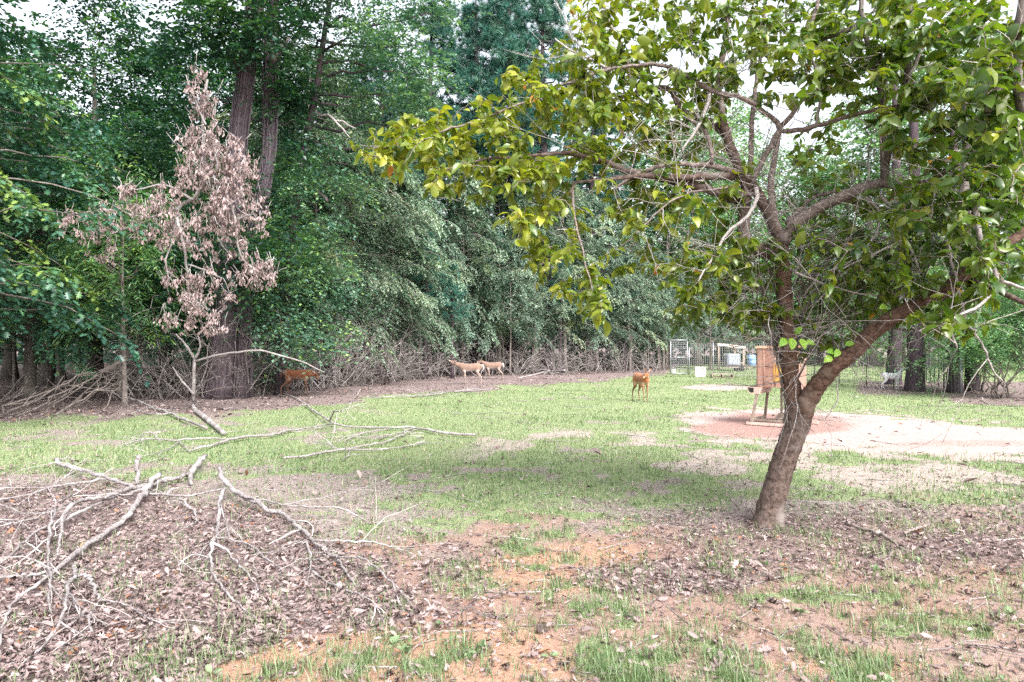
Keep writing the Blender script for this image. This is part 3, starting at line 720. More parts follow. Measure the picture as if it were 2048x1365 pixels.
# tall dark trees inside the wood
for px, Y, s_ in [(-420, 24, .9), (-180, 27, 1), (20, 33, 1.0), (190, 31, 1.0), (330, 34, 1.05), (455, 37, 1.0), (560, 38, 1.0), (650, 40, 1.05), (60, 46, 1.1), (260, 45, 1.1), (420, 48, 1.15), (590, 52, 1.1), (-150, 40, 1.1), (780, 52, 1.15), (900, 56, 1.1), (1040, 58, 1.05), (1150, 60, 1.0), (-320, 15.5, .85)]:
    x, y = at_px(px, Y); put(darks, x, y, s_ * rng.uniform(0.92, 1.05))
# saplings whose bare stems show in the gap under the leaves
for j in range(46):
    px = rng.uniform(560, 1335)
    Y = np.interp(px, [520, 700, 900, 1100, 1335], [24.5, 28.5, 34.5, 40, 46]) + rng.uniform(0.0, 4.0)
    x, y = at_px(px, Y); put(sapl, x, y, rng.uniform(0.75, 1.25))
for j in range(12):
    px = rng.uniform(-40, 520); x, y = at_px(px, rng.uniform(22, 40)); put(sapl, x, y, rng.uniform(0.8, 1.3), label='thin dark sapling standing on the leaf floor of the wood', group='saplings inside the dark wood')

# the far end of the wood: one mass that closes the horizon
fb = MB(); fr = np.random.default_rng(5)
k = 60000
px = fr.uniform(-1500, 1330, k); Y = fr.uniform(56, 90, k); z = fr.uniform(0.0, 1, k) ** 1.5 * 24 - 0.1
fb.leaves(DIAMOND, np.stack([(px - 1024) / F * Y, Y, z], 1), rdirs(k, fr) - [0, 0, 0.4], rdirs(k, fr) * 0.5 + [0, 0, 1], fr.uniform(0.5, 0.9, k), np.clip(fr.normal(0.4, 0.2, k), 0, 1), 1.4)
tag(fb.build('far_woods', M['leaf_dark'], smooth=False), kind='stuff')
fb = MB()
k = 34000
px = fr.uniform(1250, 3600, k); Y = fr.uniform(78, 98, k)
top = 12 + 9 * fbm(px / 160.0, np.zeros(k), 77)
z = fr.uniform(0, 1, k) * top
fb.leaves(DIAMOND, np.stack([(px - 1024) / F * Y, Y, z], 1), rdirs(k, fr) - [0, 0, 0.4], rdirs(k, fr) * 0.5 + [0, 0, 1], fr.uniform(0.5, 0.9, k), np.clip(fr.normal(0.5, 0.2, k), 0, 1), 1.4)
tag(fb.build('far_treeline', M['leaf_far'], smooth=False), kind='stuff')
# wood all round behind the camera so the place goes on (low masses, far off)
FL = {1395: 'pale green far tree rising behind the gate', 1465: 'pale green far tree rising behind the timber shelter', 1545: 'pale green far tree left of the feeder hopper', 1640: 'far tree whose top shows in the fork of the fruit tree', 1745: 'far tree seen between the fruit tree and the narrower dark trunk', 1850: 'far bright tree behind the furrowed trunk', 1960: 'far bright tree behind the galvanised corner post', 2080: 'far leafy tree cut by the right picture edge', 1330: 'far tree just left of the gate, above the last thicket tree'}
# trees right of and behind the pen
for px, Y, s_ in [(1395, 58, 1.4), (1465, 63, 1.45), (1545, 66, 1.4), (1640, 68, 1.25), (1600, 60, 1.0), (1700, 64, 1.3), (1745, 58, 1.5), (1800, 70, 1.7), (1850, 62, 1.65), (1960, 55, 1.6), (2040, 66, 1.8), (2080, 48, 1.4), (2200, 52, 1.4), (1330, 62, 1.5), (1440, 74, 1.5), (2330, 42, 1.2)]:
    x, y = at_px(px, Y); put(fars, x, y, s_, label=FL.get(px, T_FAR), group='pale trees behind the pen')
for px, Y, s_ in [(1420, 50, 0.72), (1500, 54, 0.62)]:
    x, y = at_px(px, Y); put(thick, x, y, s_, label='low grey green thicket tree behind the pen shelter', group='thicket trees behind the pen')

# ---- oaks on the left
x, y = -12.4, 13.3
put(oaks, x, y, 1.0, 0.6, 'dark green oak with lobed leaves hanging in at the left edge of the wood', which=0)
x, y = at_px(95, 28.5); o1 = put(oaks, x, y, 1.25, 2.0, 'thick dark oak trunk with deep bark furrows beside a thinner stem', which=1)
x, y = at_px(122, 28.2); put(darks, x, y, 0.55, 1.0, 'thinner dark trunk standing right against the thick oak trunk')
x, y = at_px(275, 23.5); put(darks, x, y, 0.5, 3.0, 'dark slim trunk rising behind the grey brush left of the vine hung trunk')
x, y = at_px(268, 25.5); put(darks, x, y, 0.6, 5.0, 'dark trunk half hidden by the leaning brush heap')
x, y = at_px(-60, 19.5); put(oaks, x, y, 1.0, 4.0, 'oak behind the leaf edge at the far left with low lobed leaves', which=1)
x, y = at_px(60, 20.5); put(oaks, x, y, 0.72, 2.6, 'low young oak whose bright lobed leaves hang over the wood floor', which=0)
x, y = at_px(250, 18.5); put(lances, x, y, 0.95, 1.2, 'young hickory with bright drooping narrow leaflets left of the brown dead bough')
x, y = at_px(240, 21.5); put(lances, x, y, 1.25, 4.2, 'taller young hickory with narrow leaflets behind the brown dead bough')
x, y = at_px(400, 26.0); put(lances, x, y, 1.5, 2.2, 'hickory with narrow leaves behind the vine hung trunk')
x, y = at_px(860, 27.0)

# ---- the big vine-hung double trunk
def tree_trunk(name, path_px, Y, rad_px, label, bark, k=16, rough=0.14, n_=28, dY=0.0):
    pts = np.array([P(a_, b_, Y + dY * i_ / (len(path_px) - 1)) for i_, (a_, b_) in enumerate(path_px)])
    pts[0, 2] = -0.15
    s_ = np.linspace(0, 1, len(pts)); t = np.linspace(0, 1, n_)
    pp = np.stack([np.interp(t, s_, pts[:, c_]) for c_ in range(3)], 1)
    pp[1:-1] = (pp[:-2] + pp[1:-1] * 2 + pp[2:]) / 4
    rr = np.interp(t, s_, np.array(rad_px) / F * Y)
    root = thing(name, (pp[0, 0], pp[0, 1], 0), label, 'tree')
    off = np.array([pp[0, 0], pp[0, 1], 0])
    b_ = MB(); b_.tube(pp - off, rr, k, 0.5, rough=rough); b_.build('trunk', bark, root)
    return root, pp, rr, off
def add_vines(root, pp, rr, off, count, seed, hi=1.0, rv=(0.006, 0.016), fuzz=1.0):
    r = np.random.default_rng(seed)
    for j in range(count):
        a0 = r.uniform(0, 6.28); lo = 0 if r.random() < 0.7 else r.uniform(0, .5); up = r.uniform(0.6, 1.0) * hi
        idx = np.linspace(lo * (len(pp) - 1), up * (len(pp) - 1), 26)
        c_ = np.stack([np.interp(idx, np.arange(len(pp)), pp[:, q]) for q in range(3)], 1)
        R_ = np.interp(idx, np.arange(len(pp)), rr) * (1.03 + (fuzz - 1) * r.random() + 0.12 * fuzz * np.abs(np.cumsum(r.normal(0, 0.25, 26))).clip(0, 1.5))
        aa = a0 + np.cumsum(r.normal(0, 0.16, 26))
        x = c_ + np.stack([np.cos(aa) * R_, np.sin(aa) * R_, r.normal(0, 0.03, 26)], 1) - off
        v = MB(); v.tube(x, r.uniform(*rv), 4, r.random() * .7); v.build('vine', M['vine'], root)
def crown_on(root, off, clumps, seed, leaf, per=10, L=0.9, nl=11, lsz=0.11, template=DIAMOND, spread=1.0, limb=True, top=None, wid=1.1, bark=None, tm=0.5):
    r = np.random.default_rng(seed)
    c_ = np.array([P(a_, b_, Y_) for a_, b_, Y_ in clumps]) - off
    i_ = np.repeat(np.arange(len(c_)), 4)
    cc = c_[i_] + r.normal(0, 0.55 * spread, (len(i_), 3))
    cb = MB(); sprays(cb, r, cc, unit(r.normal(0, 1, (len(cc), 3)) * [1, 1, 0.2]), per, L, nl, lsz, template, jit=0.4, wid=wid, tmean=tm)
    cb.build('crown', leaf, root, smooth=False)
    if limb and top is not None:
        lm = MB()
        for q in c_:
            d_ = np.linalg.norm(top - q, axis=1); p = top[int(np.argmin(d_ + np.where(top[:, 2] > q[2], 2, 0)))]
            lm.tube(wavy(r, p, q, 7, 0.06), np.linspace(0.06, 0.012, 7), 5, r.random())
        lm.build('limbs', bark or M['bark_pine'], root)

root, pp, rr, off = tree_trunk('vine_hung_tree', [(433, 800), (446, 700), (450, 600), (462, 430), (474, 300), (492, 150), (505, 60), (518, -60), (530, -220), (540, -420)], 20.8, [30, 22, 18, 17, 16.5, 16, 16, 16, 15, 13],
    'massive dark trunk hung with grey vines behind the brown dead bough', M['bark_pine'])
add_vines(root, pp, rr, off, 26, 3)
crown_on(root, off, [(x_, y_, 20.8 + d_) for x_, y_, d_ in [(380, -60, 1), (450, -120, -1), (560, -100, 1), (640, -60, 0), (520, -220, 0), (400, -260, 1), (680, -180, 1), (330, -150, 0), (420, -20, 1.2), (600, 30, 1.0), (470, 40, -1.2), (530, 30, -1.3), (450, 90, -1.1), (420, 200, 1.2), (580, 120, 1.0), (390, 90, 1.5), (560, 200, 1.4), (600, 240, 1.8), (440, 20, -1.0), (520, 480, -.6), (395, 560, -.4), (385, 640, 0), (380, 500, -.5), (515, 390, -.6), (360, 600, 0.5)]], 61, M['leaf_dark'], per=26, lsz=0.17, top=pp - off)
root, pp, rr, off = tree_trunk('vine_covered_trunk', [(478, 795), (483, 690), (489, 560), (520, 420), (540, 300), (541, 200), (536, 110), (548, 0), (556, -120)], 21.4, [19, 12, 10, 9, 9, 10, 10, 9, 8],
    'second trunk wrapped in a grey mesh of dead vines right of the massive trunk', M['bark_pine'], k=12)
add_vines(root, pp, rr, off, 60, 4, rv=(0.005, 0.012), fuzz=1.5)
for q in range(1):
    b_ = MB(); b_.tube(np.array([P(536, 128, 21.4), P(552, 112, 21.3), P(566, 92, 21.2), P(580, 72, 21.1)]) - off, [0.14, 0.12, 0.09, 0.03], 7, 0.6, rough=0.3); b_.build('broken_limb', M['dead_wood'], root)
root, pp, rr, off = tree_trunk('leaning_elm_tree', [(556, 790), (575, 600), (590, 420), (597, 375), (604, 310), (618, 250), (632, 190), (640, 130), (650, 60), (670, -60)], 23.0, [10, 9, 8, 9, 8, 7.5, 7, 6.5, 5, 4],
    'slender dark elm stem leaning right, its low limb bending out above the thicket', M['bark_pine'], k=8)
b_ = MB(); b_.tube(wavy(rng, P(597, 380, 23) - off, P(655, 405, 22.2) - off, 7, 0.05) + np.array([0, 0, 1]) * 0.12 * np.sin(np.linspace(0, 3.1, 7))[:, None], np.linspace(0.11, 0.05, 7), 6, 0.5); b_.build('low_limb', M['bark_pine'], root)
b_ = MB(); b_.tube(wavy(rng, P(630, 222, 23) - off, P(712, 258, 22.4) - off, 7, 0.04), np.linspace(0.06, 0.02, 7), 5, 0.8)
b_.tube(wavy(rng, P(655, 230, 22.8) - off, P(700, 276, 22.2) - off, 6, 0.04), np.linspace(0.05, 0.015, 6), 5, 0.9); b_.build('bare_limb', M['dead_wood'], root)
crown_on(root, off, [(x_, y_, 23 + d_) for x_, y_, d_ in [(640, 20, 0), (700, 70, -1), (760, 40, 0), (690, 150, .5), (770, 130, 0), (830, 90, 0.6), (610, 100, 1), (740, 210, .5), (820, 190, 0), (860, 150, 1), (660, -60, 0), (800, -40, 0), (880, 40, 0.6), (700, 330, 0), (640, 330, .4), (760, 300, 1), (560, 330, 1.2), (850, 250, 1), (600, 450, -.8), (560, 520, -.6), (620, 560, -1), (570, 610, -.7), (640, 640, -.8), (660, 480, 0), (530, 450, .6), (590, 660, -.9), (540, 640, -.3), (690, 560, 0), (640, 420, -.6), (530, 340, 1.0)]], 62, M['leaf_elm'], per=24, lsz=0.14, top=pp - off, tm=0.62)

# ---- dead bough with hanging brown leaves
YB = 15.5
root = thing('dead_bough', P(433, 660, YB) * [1, 1, 0] + [0, 0, 1.2], 'broken bough hanging before the massive trunk, covered in curled pinkish brown dead leaves', 'dead bough')
off = np.array(root.location)
bp_ = [[(415, 160, 4), (404, 240, 5), (408, 300, 6), (412, 370, 7), (385, 400, 7), (353, 415, 6.5), (356, 450, 5), (370, 500, 4.5), (378, 560, 4), (382, 620, 3)],
       [(412, 370, 6), (435, 340, 4), (430, 300, 3), (420, 270, 2)], [(385, 400, 5), (340, 370, 4), (300, 372, 3), (255, 385, 2)], [(353, 418, 5), (290, 440, 3.5), (235, 420, 2.5), (150, 425, 1.5)],
       [(412, 330, 5), (450, 380, 4), (470, 440, 3.5), (480, 520, 3), (520, 545, 2), (545, 560, 1.2)], [(375, 530, 3.5), (420, 545, 2.5), (450, 560, 1.8), (460, 590, 1.2)], [(380, 590, 3), (410, 620, 2.2), (430, 670, 1.2)], [(356, 455, 3.5), (330, 520, 2.5), (340, 570, 2)], [(412, 250, 3), (390, 200, 2.2), (372, 150, 1.2)], [(300, 440, 2.5), (220, 470, 1.8), (205, 510, 1)], [(470, 440, 3), (505, 430, 2), (515, 400, 1.2)]]
db = MB()
for pl in bp_:
    pts = np.array([P(a_, b_, YB + rng.normal(0, 0.12)) for a_, b_, _ in pl]) - off; rad = np.array([c_ for *_, c_ in pl]) / F * YB
    s_ = np.linspace(0, 1, len(pts)); t = np.linspace(0, 1, len(pts) * 3)
    q = np.stack([np.interp(t, s_, pts[:, c_]) for c_ in range(3)], 1); q[1:-1] = (q[:-2] + 2 * q[1:-1] + q[2:]) / 4 + rng.normal(0, 0.012, (len(q) - 2, 3))
    b_ = MB(); b_.tube(q, np.interp(t, s_, rad) * 0.6, 6, 0.4); b_.build('bough', M['dead_wood'], root)
cl = [(385, 165, 16, 16), (400, 200, 18, 25), (410, 235, 16, 30), (395, 260, 14, 10), (380, 300, 20, 22), (415, 305, 32, 30), (440, 330, 30, 30), (470, 345, 28, 25), (425, 350, 40, 25), (390, 340, 25, 20), (460, 390, 35, 30), (495, 370, 20, 28), (430, 410, 35, 30), (330, 400, 22, 22), (320, 440, 25, 25), (350, 460, 20, 22), (300, 420, 15, 15), (250, 390, 16, 14), (215, 435, 28, 22), (215, 480, 25, 20), (160, 440, 22, 12), (130, 445, 12, 12), (205, 515, 12, 12), (265, 450, 18, 16), (500, 430, 18, 25), (470, 470, 30, 28), (390, 470, 28, 25), (400, 500, 20, 15), (490, 520, 30, 20), (520, 545, 25, 15), (500, 570, 20, 15), (345, 570, 22, 16), (385, 580, 28, 22), (345, 640, 22, 14), (395, 620, 26, 24), (420, 650, 22, 22), (455, 590, 12, 16), (385, 650, 12, 12), (260, 385, 10, 8), (430, 265, 10, 12), (540, 555, 10, 8), (300, 470, 30, 14), (440, 440, 30, 25), (360, 350, 14, 20), (270, 420, 16, 10), (420, 560, 24, 20), (365, 610, 18, 16), (180, 470, 18, 12), (330, 500, 14, 14), (470, 300, 16, 16)]
dl, dt = MB(), MB()
for cx, cy, rx, ry in cl:
    nsub = max(5, int(rx * ry / 34))
    for s_ in range(nsub):
        p0 = P(cx + rng.normal(0, .72) * rx, cy + rng.normal(0, .72) * ry - 6, YB + rng.normal(0, 0.25)) - off
        nl_ = 12
        d = rng.normal(0, 0.38, (nl_, 3)) + [0, 0, -1.0]
        dl.leaves(CURL, p0 + rng.normal(0, 0.045, (nl_, 3)), d, rdirs(nl_), rng.uniform(0.055, 0.12, nl_), np.clip(rng.normal(0.6, 0.2) + rng.normal(0, .12, nl_), 0, 1), rng.uniform(0.7, 1.2, nl_))
        e_ = p0 + rng.normal(0, 0.12, 3) + [0, 0, 0.2]
        dt.tube(np.array([e_, (e_ + p0) / 2 + rng.normal(0, 0.02, 3), p0]), 0.006, 3, 0.7)
tag(dl.build('dead_leaves', M['leaf_dead'], root), kind='stuff')
tag(dt.build('twigs', M['dead_wood'], root), kind='stuff')

# ------------------------------------------------------------------ grey brush along the wood edge
def branching(mb, r, p, d, L, rad, depth, k=5, bend=0.25, kids=(2, 4), spread=0.7, sag=0.0, seg=6):
    pts = [np.array(p, float)]; d = unit(np.array(d, float))
    for s_ in range(seg):
        d = unit(d + r.normal(0, bend, 3) * 0.6 + [0, 0, -sag])
        pts.append(pts[-1] + d * L / seg)
        if pts[-1][2] < 0.01: pts[-1][2] = 0.01 + 0.02 * r.random()
    pts = np.array(pts)
    mb.tube(pts, np.linspace(rad, rad * 0.45, seg + 1), k, r.random())
    if depth:
        for q in range(int(r.integers(kids[0], kids[1] + 1))):
            i_ = int(r.integers(1, seg + 1)); dd = unit(pts[i_] - pts[i_ - 1])
            branching(mb, r, pts[i_], dd + r.normal(0, spread, 3), L * r.uniform(0.45, 0.75), rad * np.interp(i_, [0, seg], [0.75, 0.45]), depth - 1, max(3, k - 1), bend, kids, spread, sag, max(4, seg - 1))
def shrub_proto(seed, m, hgt, nst, arch):
    r = np.random.default_rng(seed)
    root = thing('dead_shrub', (0, 0, -60), 'bare grey shrub of tangled twigs along the wood edge', 'dead shrub', 'bare grey brush along the wood edge')
    for s_ in range(nst):
        b_ = MB(); a_ = r.uniform(0, 6.28)
        branching(b_, r, (0.08 * math.cos(a_), 0.08 * math.sin(a_), 0.0), (math.cos(a_) * arch, math.sin(a_) * arch, 1.0), hgt * r.uniform(0.6, 1.1), 0.015 * r.uniform(0.7, 1.3), 3, 5, 0.26, (2, 3), 0.65, 0.05)
        b_.build('stem', m, root)
    return root
shr = [shrub_proto(200 + s_, M['pale_twig'] if s_ == 1 else M['brush'], 1.35 + 0.2 * s_, 3 + s_ % 3, 0.3 + 0.3 * (s_ % 3)) for s_ in range(5)]
for j in range(80):
    px = rng.uniform(290, 560) if j < 16 else rng.uniform(560, 1335)
    tl = np.interp(px, [290, 490, 560, 700, 870, 900, 1020, 1100, 1335], [20.5, 22, 23.6, 28, 34.5, 37, 38, 39.2, 45])
    Y = tl - rng.uniform(-0.4, 1.3) if not 540 < px < 650 else rng.uniform(24.6, 25.6)
    x, y = at_px(px, Y)
    put(shr, x, y, rng.uniform(0.8, 1.25) * (1.3 if 480 < px < 880 else 1.0))

# heap of dark leaning branches at the far left
hp = [((-30, 838), (150, 760)), ((0, 836), (180, 745)), ((30, 834), (230, 735)), ((60, 830), (240, 725)), ((90, 828), (255, 712)), ((10, 815), (130, 770)), ((120, 824), (262, 700)), ((70, 805), (190, 752)), ((150, 815), (280, 705)), ((40, 800), (140, 790)), ((170, 800), (290, 690)), ((0, 780), (100, 800)), ((20, 830), (120, 800)), ((200, 828), (262, 735)), ((110, 835), (215, 770)), ((-60, 830), (60, 780))]
for j, (a_, b_) in enumerate(hp):
    p = G(*a_); Yq = p[1] + rng.uniform(0.8, 2.6); q = P(b_[0], b_[1], Yq); q[2] = max(q[2], 0.12)
    root = thing('heaped_branch', p, 'dark dead branch leaning in the heap at the left wood edge', 'branch', 'dark branches heaped at the left wood edge')
    mb = MB(); x = wavy(rng, p * 0, q - p, 9, 0.02); r0 = rng.uniform(0.018, 0.04); x[:, 2] += 0.02
    mb.tube(x, np.linspace(r0, r0 * 0.35, 9), 6, rng.random()); mb.build('limb', M['dark_brush'], root)
    mb = MB()
    for s_ in range(6):
        i_ = int(rng.integers(2, 8)); branching(mb, rng, x[i_], unit(x[i_ + 1] - x[i_]) + rng.normal(0, 0.5, 3) * [1, 1, 0.6], rng.uniform(0.4, 1.1), r0 * 0.45, 1, 4, 0.2, (1, 2), 0.5)
    tag(mb.build('twigs', M['dark_brush'], root), kind='stuff')

# ------------------------------------------------------------------ fallen branches on the lawn and litter
def smooth_path(pts, n_):
    pts = np.asarray(pts, float); d = np.r_[0, np.cumsum(np.linalg.norm(np.diff(pts, axis=0), axis=1))]
    t = np.linspace(0, d[-1], n_)
    q = np.stack([np.interp(t, d, pts[:, c_]) for c_ in range(pts.shape[1])], 1)
    for _ in range(2): q[1:-1] = (q[:-2] + 2 * q[1:-1] + q[2:]) / 4
    return q
def fallen(label, mainp, sides, m=None, twigs=10, zoff=0.0, seed=0, lift=0.03):
    """Each path: list of (px, py, radius in photo px[, height above ground])."""
    r = np.random.default_rng(900 + seed)
    m = m or M['dead_wood']
    def world(pl):
        out = []
        for e_ in pl:
            h_ = e_[3] if len(e_) > 3 else None
            p = G(e_[0], e_[1]); rad = e_[2] / F * p[1]
            z_ = rad * 0.9 + lift if h_ is None else h_
            if h_ is not None: p = G(e_[0], e_[1], h_) if h_ < 0.6 else p
            else: p[2] += z_
            out.append([*p, rad * 0.6])
        return np.array(out)
    w0 = world(mainp)
    root = thing('fallen_branch', (w0[0, 0], w0[0, 1], 0), label, 'fallen branch')
    off = np.array([w0[0, 0], w0[0, 1], 0, 0])
    ends = []
    for j, pl in enumerate([mainp] + sides):
        ww = world(pl) - off
        q = smooth_path(ww, max(8, len(pl) * 4))
        q[1:-1, :3] += r.normal(0, 0.006, (len(q) - 2, 3)) * (0.6 + q[1:-1, 3:4] / 0.03)
        mb = MB(); mb.tube(q[:, :3], np.maximum(q[:, 3], 0.0022) * (1 + 0.22 * (r.random(len(q)) - .4)), 9 if j == 0 else 6, 0.45 + 0.25 * r.random(), rough=0.26)
        mb.build('limb' if j == 0 else 'side_branch', m, root)
        ends.append(q)
    tw = MB()
    for s_ in range(twigs):
        q = ends[int(r.integers(len(ends)))]; i_ = int(r.integers(len(q) // 2, len(q)))
        dd = unit(q[i_, :3] - q[i_ - 1, :3]) + r.normal(0, 0.55, 3) * [1, 1, 0.5]
        branching(tw, r, q[i_, :3], dd, r.uniform(0.25, 0.6) * (0.5 + q[i_, 1] * 0 + (w0[0, 1]) * 0.08), max(0.003, min(q[i_, 3] * 0.6, 0.008)), 1, 4, 0.22, (1, 3), 0.6, 0.06)
    if tw.n: tag(tw.build('twigs', M['pale_twig'] if m is M['dead_wood'] else m, root), kind='stuff')
    return root

fallen('long grey bough lying in the leaf litter with hooked side branches at lower left',
    [(319, 953, 8, .10), (290, 986, 9, .10), (286, 999, 9, .09), (265, 1036, 9), (248, 1061, 8.5), (203, 1090, 8.5), (166, 1112, 8.5), (145, 1131, 8.5), (112, 1152, 7.5), (79, 1181, 6), (37, 1210, 5), (17, 1230, 4.5), (4, 1288, 4), (-2, 1346, 3)],
    [[(149, 1131, 7, .05), (153, 1156, 6.5, .08), (137, 1168, 5.5, .11), (135, 1197, 5, .12), (128, 1235, 5, .10), (118, 1259, 4.5, .07), (110, 1280, 4, .05), (91, 1309, 3.5), (62, 1338, 3), (37, 1363, 2.5)],
     [(153, 1156, 5.5, .08), (174, 1156, 5, .11), (190, 1181, 5, .11), (203, 1210, 4.5, .08), (195, 1230, 4), (178, 1259, 3.5), (178, 1276, 3), (186, 1290, 2.5)],
     [(203, 1210, 3.5, .07), (248, 1230, 3), (281, 1251, 2.5), (315, 1272, 2), (344, 1284, 1.5)],
     [(112, 1019, 3.5, .16), (101, 1048, 4, .15), (99, 1090, 4, .13), (97, 1131, 4, .11), (101, 1172, 4, .09), (99, 1214, 3.5, .06), (103, 1247, 3)],
     [(101, 1172, 3, .08), (124, 1201, 3, .05), (141, 1226, 2.5), (166, 1247, 2.5), (186, 1270, 2)],
     [(-40, 1172, 6), (0, 1166, 6), (41, 1162, 5.5), (83, 1162, 5), (116, 1152, 5)]], twigs=26, seed=1)
fallen('thick broken limb with many long grey shoots fanning out to the left edge',
    [(298, 978, 7, .10), (265, 982, 6.5, .12), (232, 994, 6, .14), (199, 1003, 6, .15), (166, 1003, 6, .15), (137, 1019, 5.5, .16), (124, 1036, 5, .15), (124, 1069, 4.5, .10), (118, 1090, 4, .07), (116, 1119, 3)],
    [[(290, 986, 4.5, .10), (215, 1003, 4.5, .10), (166, 1028, 4.5, .10), (124, 1044, 4.5, .10), (79, 1057, 4, .10), (41, 1086, 4, .09), (8, 1119, 3.5, .08), (-20, 1140, 3)],
     [(265, 982, 5, .12), (224, 964, 5.5, .10), (186, 951, 6, .10), (153, 941, 6, .10), (124, 930, 6.5, .11), (112, 918, 6.5, .14)],
     [(211, 966, 4, .09), (166, 972, 4, .09), (112, 976, 4, .08), (54, 995, 3.5, .06), (-10, 1009, 3)],
     [(112, 974, 3, .08), (128, 962, 2.5, .12), (139, 952, 2, .16)], [(90, 980, 2.5, .06), (41, 986, 2.5), (-10, 982, 2.5)],
     [(140, 1010, 3.5, .14), (99, 1028, 3, .10), (41, 1044, 3, .08), (-10, 1054, 2.5)], [(60, 1056, 2.5, .08), (30, 1050, 2.5), (-10, 1046, 2)],
     [(103, 1048, 2, .14), (101, 1024, 2, .22), (114, 1015, 1.8, .24), (99, 978, 1.5, .38), (75, 961, 1.2, .42)],
     [(-10, 1013, 2.5), (25, 1019, 2.5, .07), (54, 1032, 2.2, .07), (95, 1028, 2, .09)], [(120, 1012, 2.5, .15), (140, 995, 2, .24), (158, 990, 1.8, .25)]], twigs=34, seed=2)
fallen('short stout stub standing up out of the broken limbs at left', [(275, 974, 7, .05), (273, 948, 6.5, .17), (277, 920, 6.5, .33)], [], twigs=0, seed=3)
fallen('knotty broken log end lying in the grass above the litter',
    [(411, 913, 7, .13), (398, 927, 8, .10), (385, 943, 8.5, .08), (379, 961, 7, .06), (385, 974, 5, .05)], [[(376, 950, 6, .07), (350, 963, 6, .07), (325, 968, 6, .07), (298, 980, 6, .08)], [(364, 962, 4, .05), (330, 970, 4), (310, 980, 3)]], twigs=5, seed=4)
fallen('long pale bough slanting from the grass down across the leaf litter, centre of the litter',
    [(439, 941, 6, .22), (447, 966, 7, .16), (476, 990, 7.5, .12), (505, 1005, 7.5, .09), (538, 1024, 7, .08), (563, 1036, 6.5), (588, 1057, 6.5), (613, 1081, 6), (642, 1106, 5), (679, 1131, 4.5), (695, 1160, 3.5), (712, 1189, 2.5)],
    [[(480, 996, 3.5, .12), (530, 1003, 3.5, .13), (571, 1013, 3.2, .13), (621, 1017, 3, .12), (679, 1015, 3, .12), (716, 1032, 2.6, .08), (735, 1052, 2)],
     [(613, 1081, 4, .05), (621, 1115, 4), (621, 1152, 3)], [(621, 1152, 3), (662, 1185, 3.2), (704, 1201, 3), (741, 1218, 2.8), (770, 1247, 2)],
     [(675, 1116, 3, .06), (712, 1115, 3, .10), (745, 1131, 3, .10), (778, 1164, 3, .07), (800, 1200, 3), (825, 1233, 2)],
     [(621, 1078, 3, .08), (679, 1081, 3, .07), (737, 1094, 2.6), (800, 1106, 2)], [(571, 1012, 2, .12), (640, 1000, 2, .12), (700, 985, 1.8, .12), (775, 962, 1.3, .12)], [(612, 1084, 2.2, .06), (580, 1092, 2), (555, 1112, 1.6)]], twigs=26, seed=5)
fallen('forked grey branch spreading like a hand beside the long pale bough',
    [(449, 981, 5.5, .12), (437, 1015, 5.5, .10), (437, 1057, 5.5, .08), (426, 1086, 5.5, .08), (420, 1115, 5), (424, 1160, 4.5), (443, 1193, 4), (464, 1218, 3.5), (484, 1239, 3), (513, 1259, 2)],
    [[(426, 1086, 4.5, .08), (451, 1106, 4), (476, 1139, 3.5), (501, 1168, 3), (517, 1197, 2)], [(430, 1076, 3.5, .09), (464, 1075, 3.5, .08), (501, 1098, 3), (534, 1127, 2.6), (567, 1152, 2)],
     [(422, 1092, 2.6), (397, 1123, 2.4), (389, 1156, 2)], [(451, 982, 3, .12), (397, 992, 3, .12), (356, 997, 3.5, .10), (298, 994, 3.5, .08)], [(360, 999, 3.5, .10), (374, 1014, 3.5, .07), (385, 1028, 3.5), (395, 1052, 2.5)], [(440, 1008, 2, .12), (452, 1045, 2, .10), (459, 1075, 1.8, .08)]], twigs=20, seed=6)
fallen('long slender bough lying across the grass in front of the wood edge',
    [(377, 910, 3), (414, 903, 4), (455, 891, 4.5), (497, 883, 4.5), (538, 879, 4), (579, 868, 3.4), (621, 860, 2.6), (650, 858, 1.5)],
    [[(455, 889, 3), (414, 887, 3.4), (356, 893, 3), (298, 885, 2.5), (248, 897, 1.6)], [(322, 888, 2, .05), (306, 868, 2.2, .18), (285, 867, 2, .2), (281, 884, 1.6, .06)], [(360, 893, 2), (340, 905, 2), (300, 915, 1.5)], [(376, 908, 2), (362, 895, 2), (350, 890, 1.5)]], twigs=16, seed=7)
fallen('straight pale branch lying on the short grass right of the leaf litter',
    [(567, 924, 4.5), (621, 914, 4), (679, 903, 3.8), (724, 895, 3.5), (766, 889, 3), (798, 876, 2.5), (833, 865, 1.6)],
    [[(690, 903, 3), (733, 903, 3), (780, 900, 2.4), (850, 886, 1.6)], [(680, 903, 2), (665, 890, 2, .06), (660, 886, 1.6, .1)], [(700, 898, 2), (698, 912, 2), (685, 922, 1.5)]], twigs=14, seed=8)
fallen('crooked bough with a bare pale end pointing right across the lawn',
    [(951, 878, 4.2), (888, 876, 4.2), (857, 867, 4), (829, 861, 3.8), (778, 863, 3.5), (739, 858, 3.2), (700, 858, 3), (683, 858, 3), (658, 837, 3, .1), (637, 825, 2.8, .1), (596, 802, 2.4), (562, 786, 1.6)],
    [[(658, 838, 2.6, .1), (664, 830, 2.4, .24), (668, 822, 2, .42), (680, 822, 1.6, .55)], [(778, 862, 2), (720, 872, 2), (690, 886, 1.5)], [(830, 861, 2), (800, 871, 2), (760, 876, 1.5)]], twigs=18, seed=9)
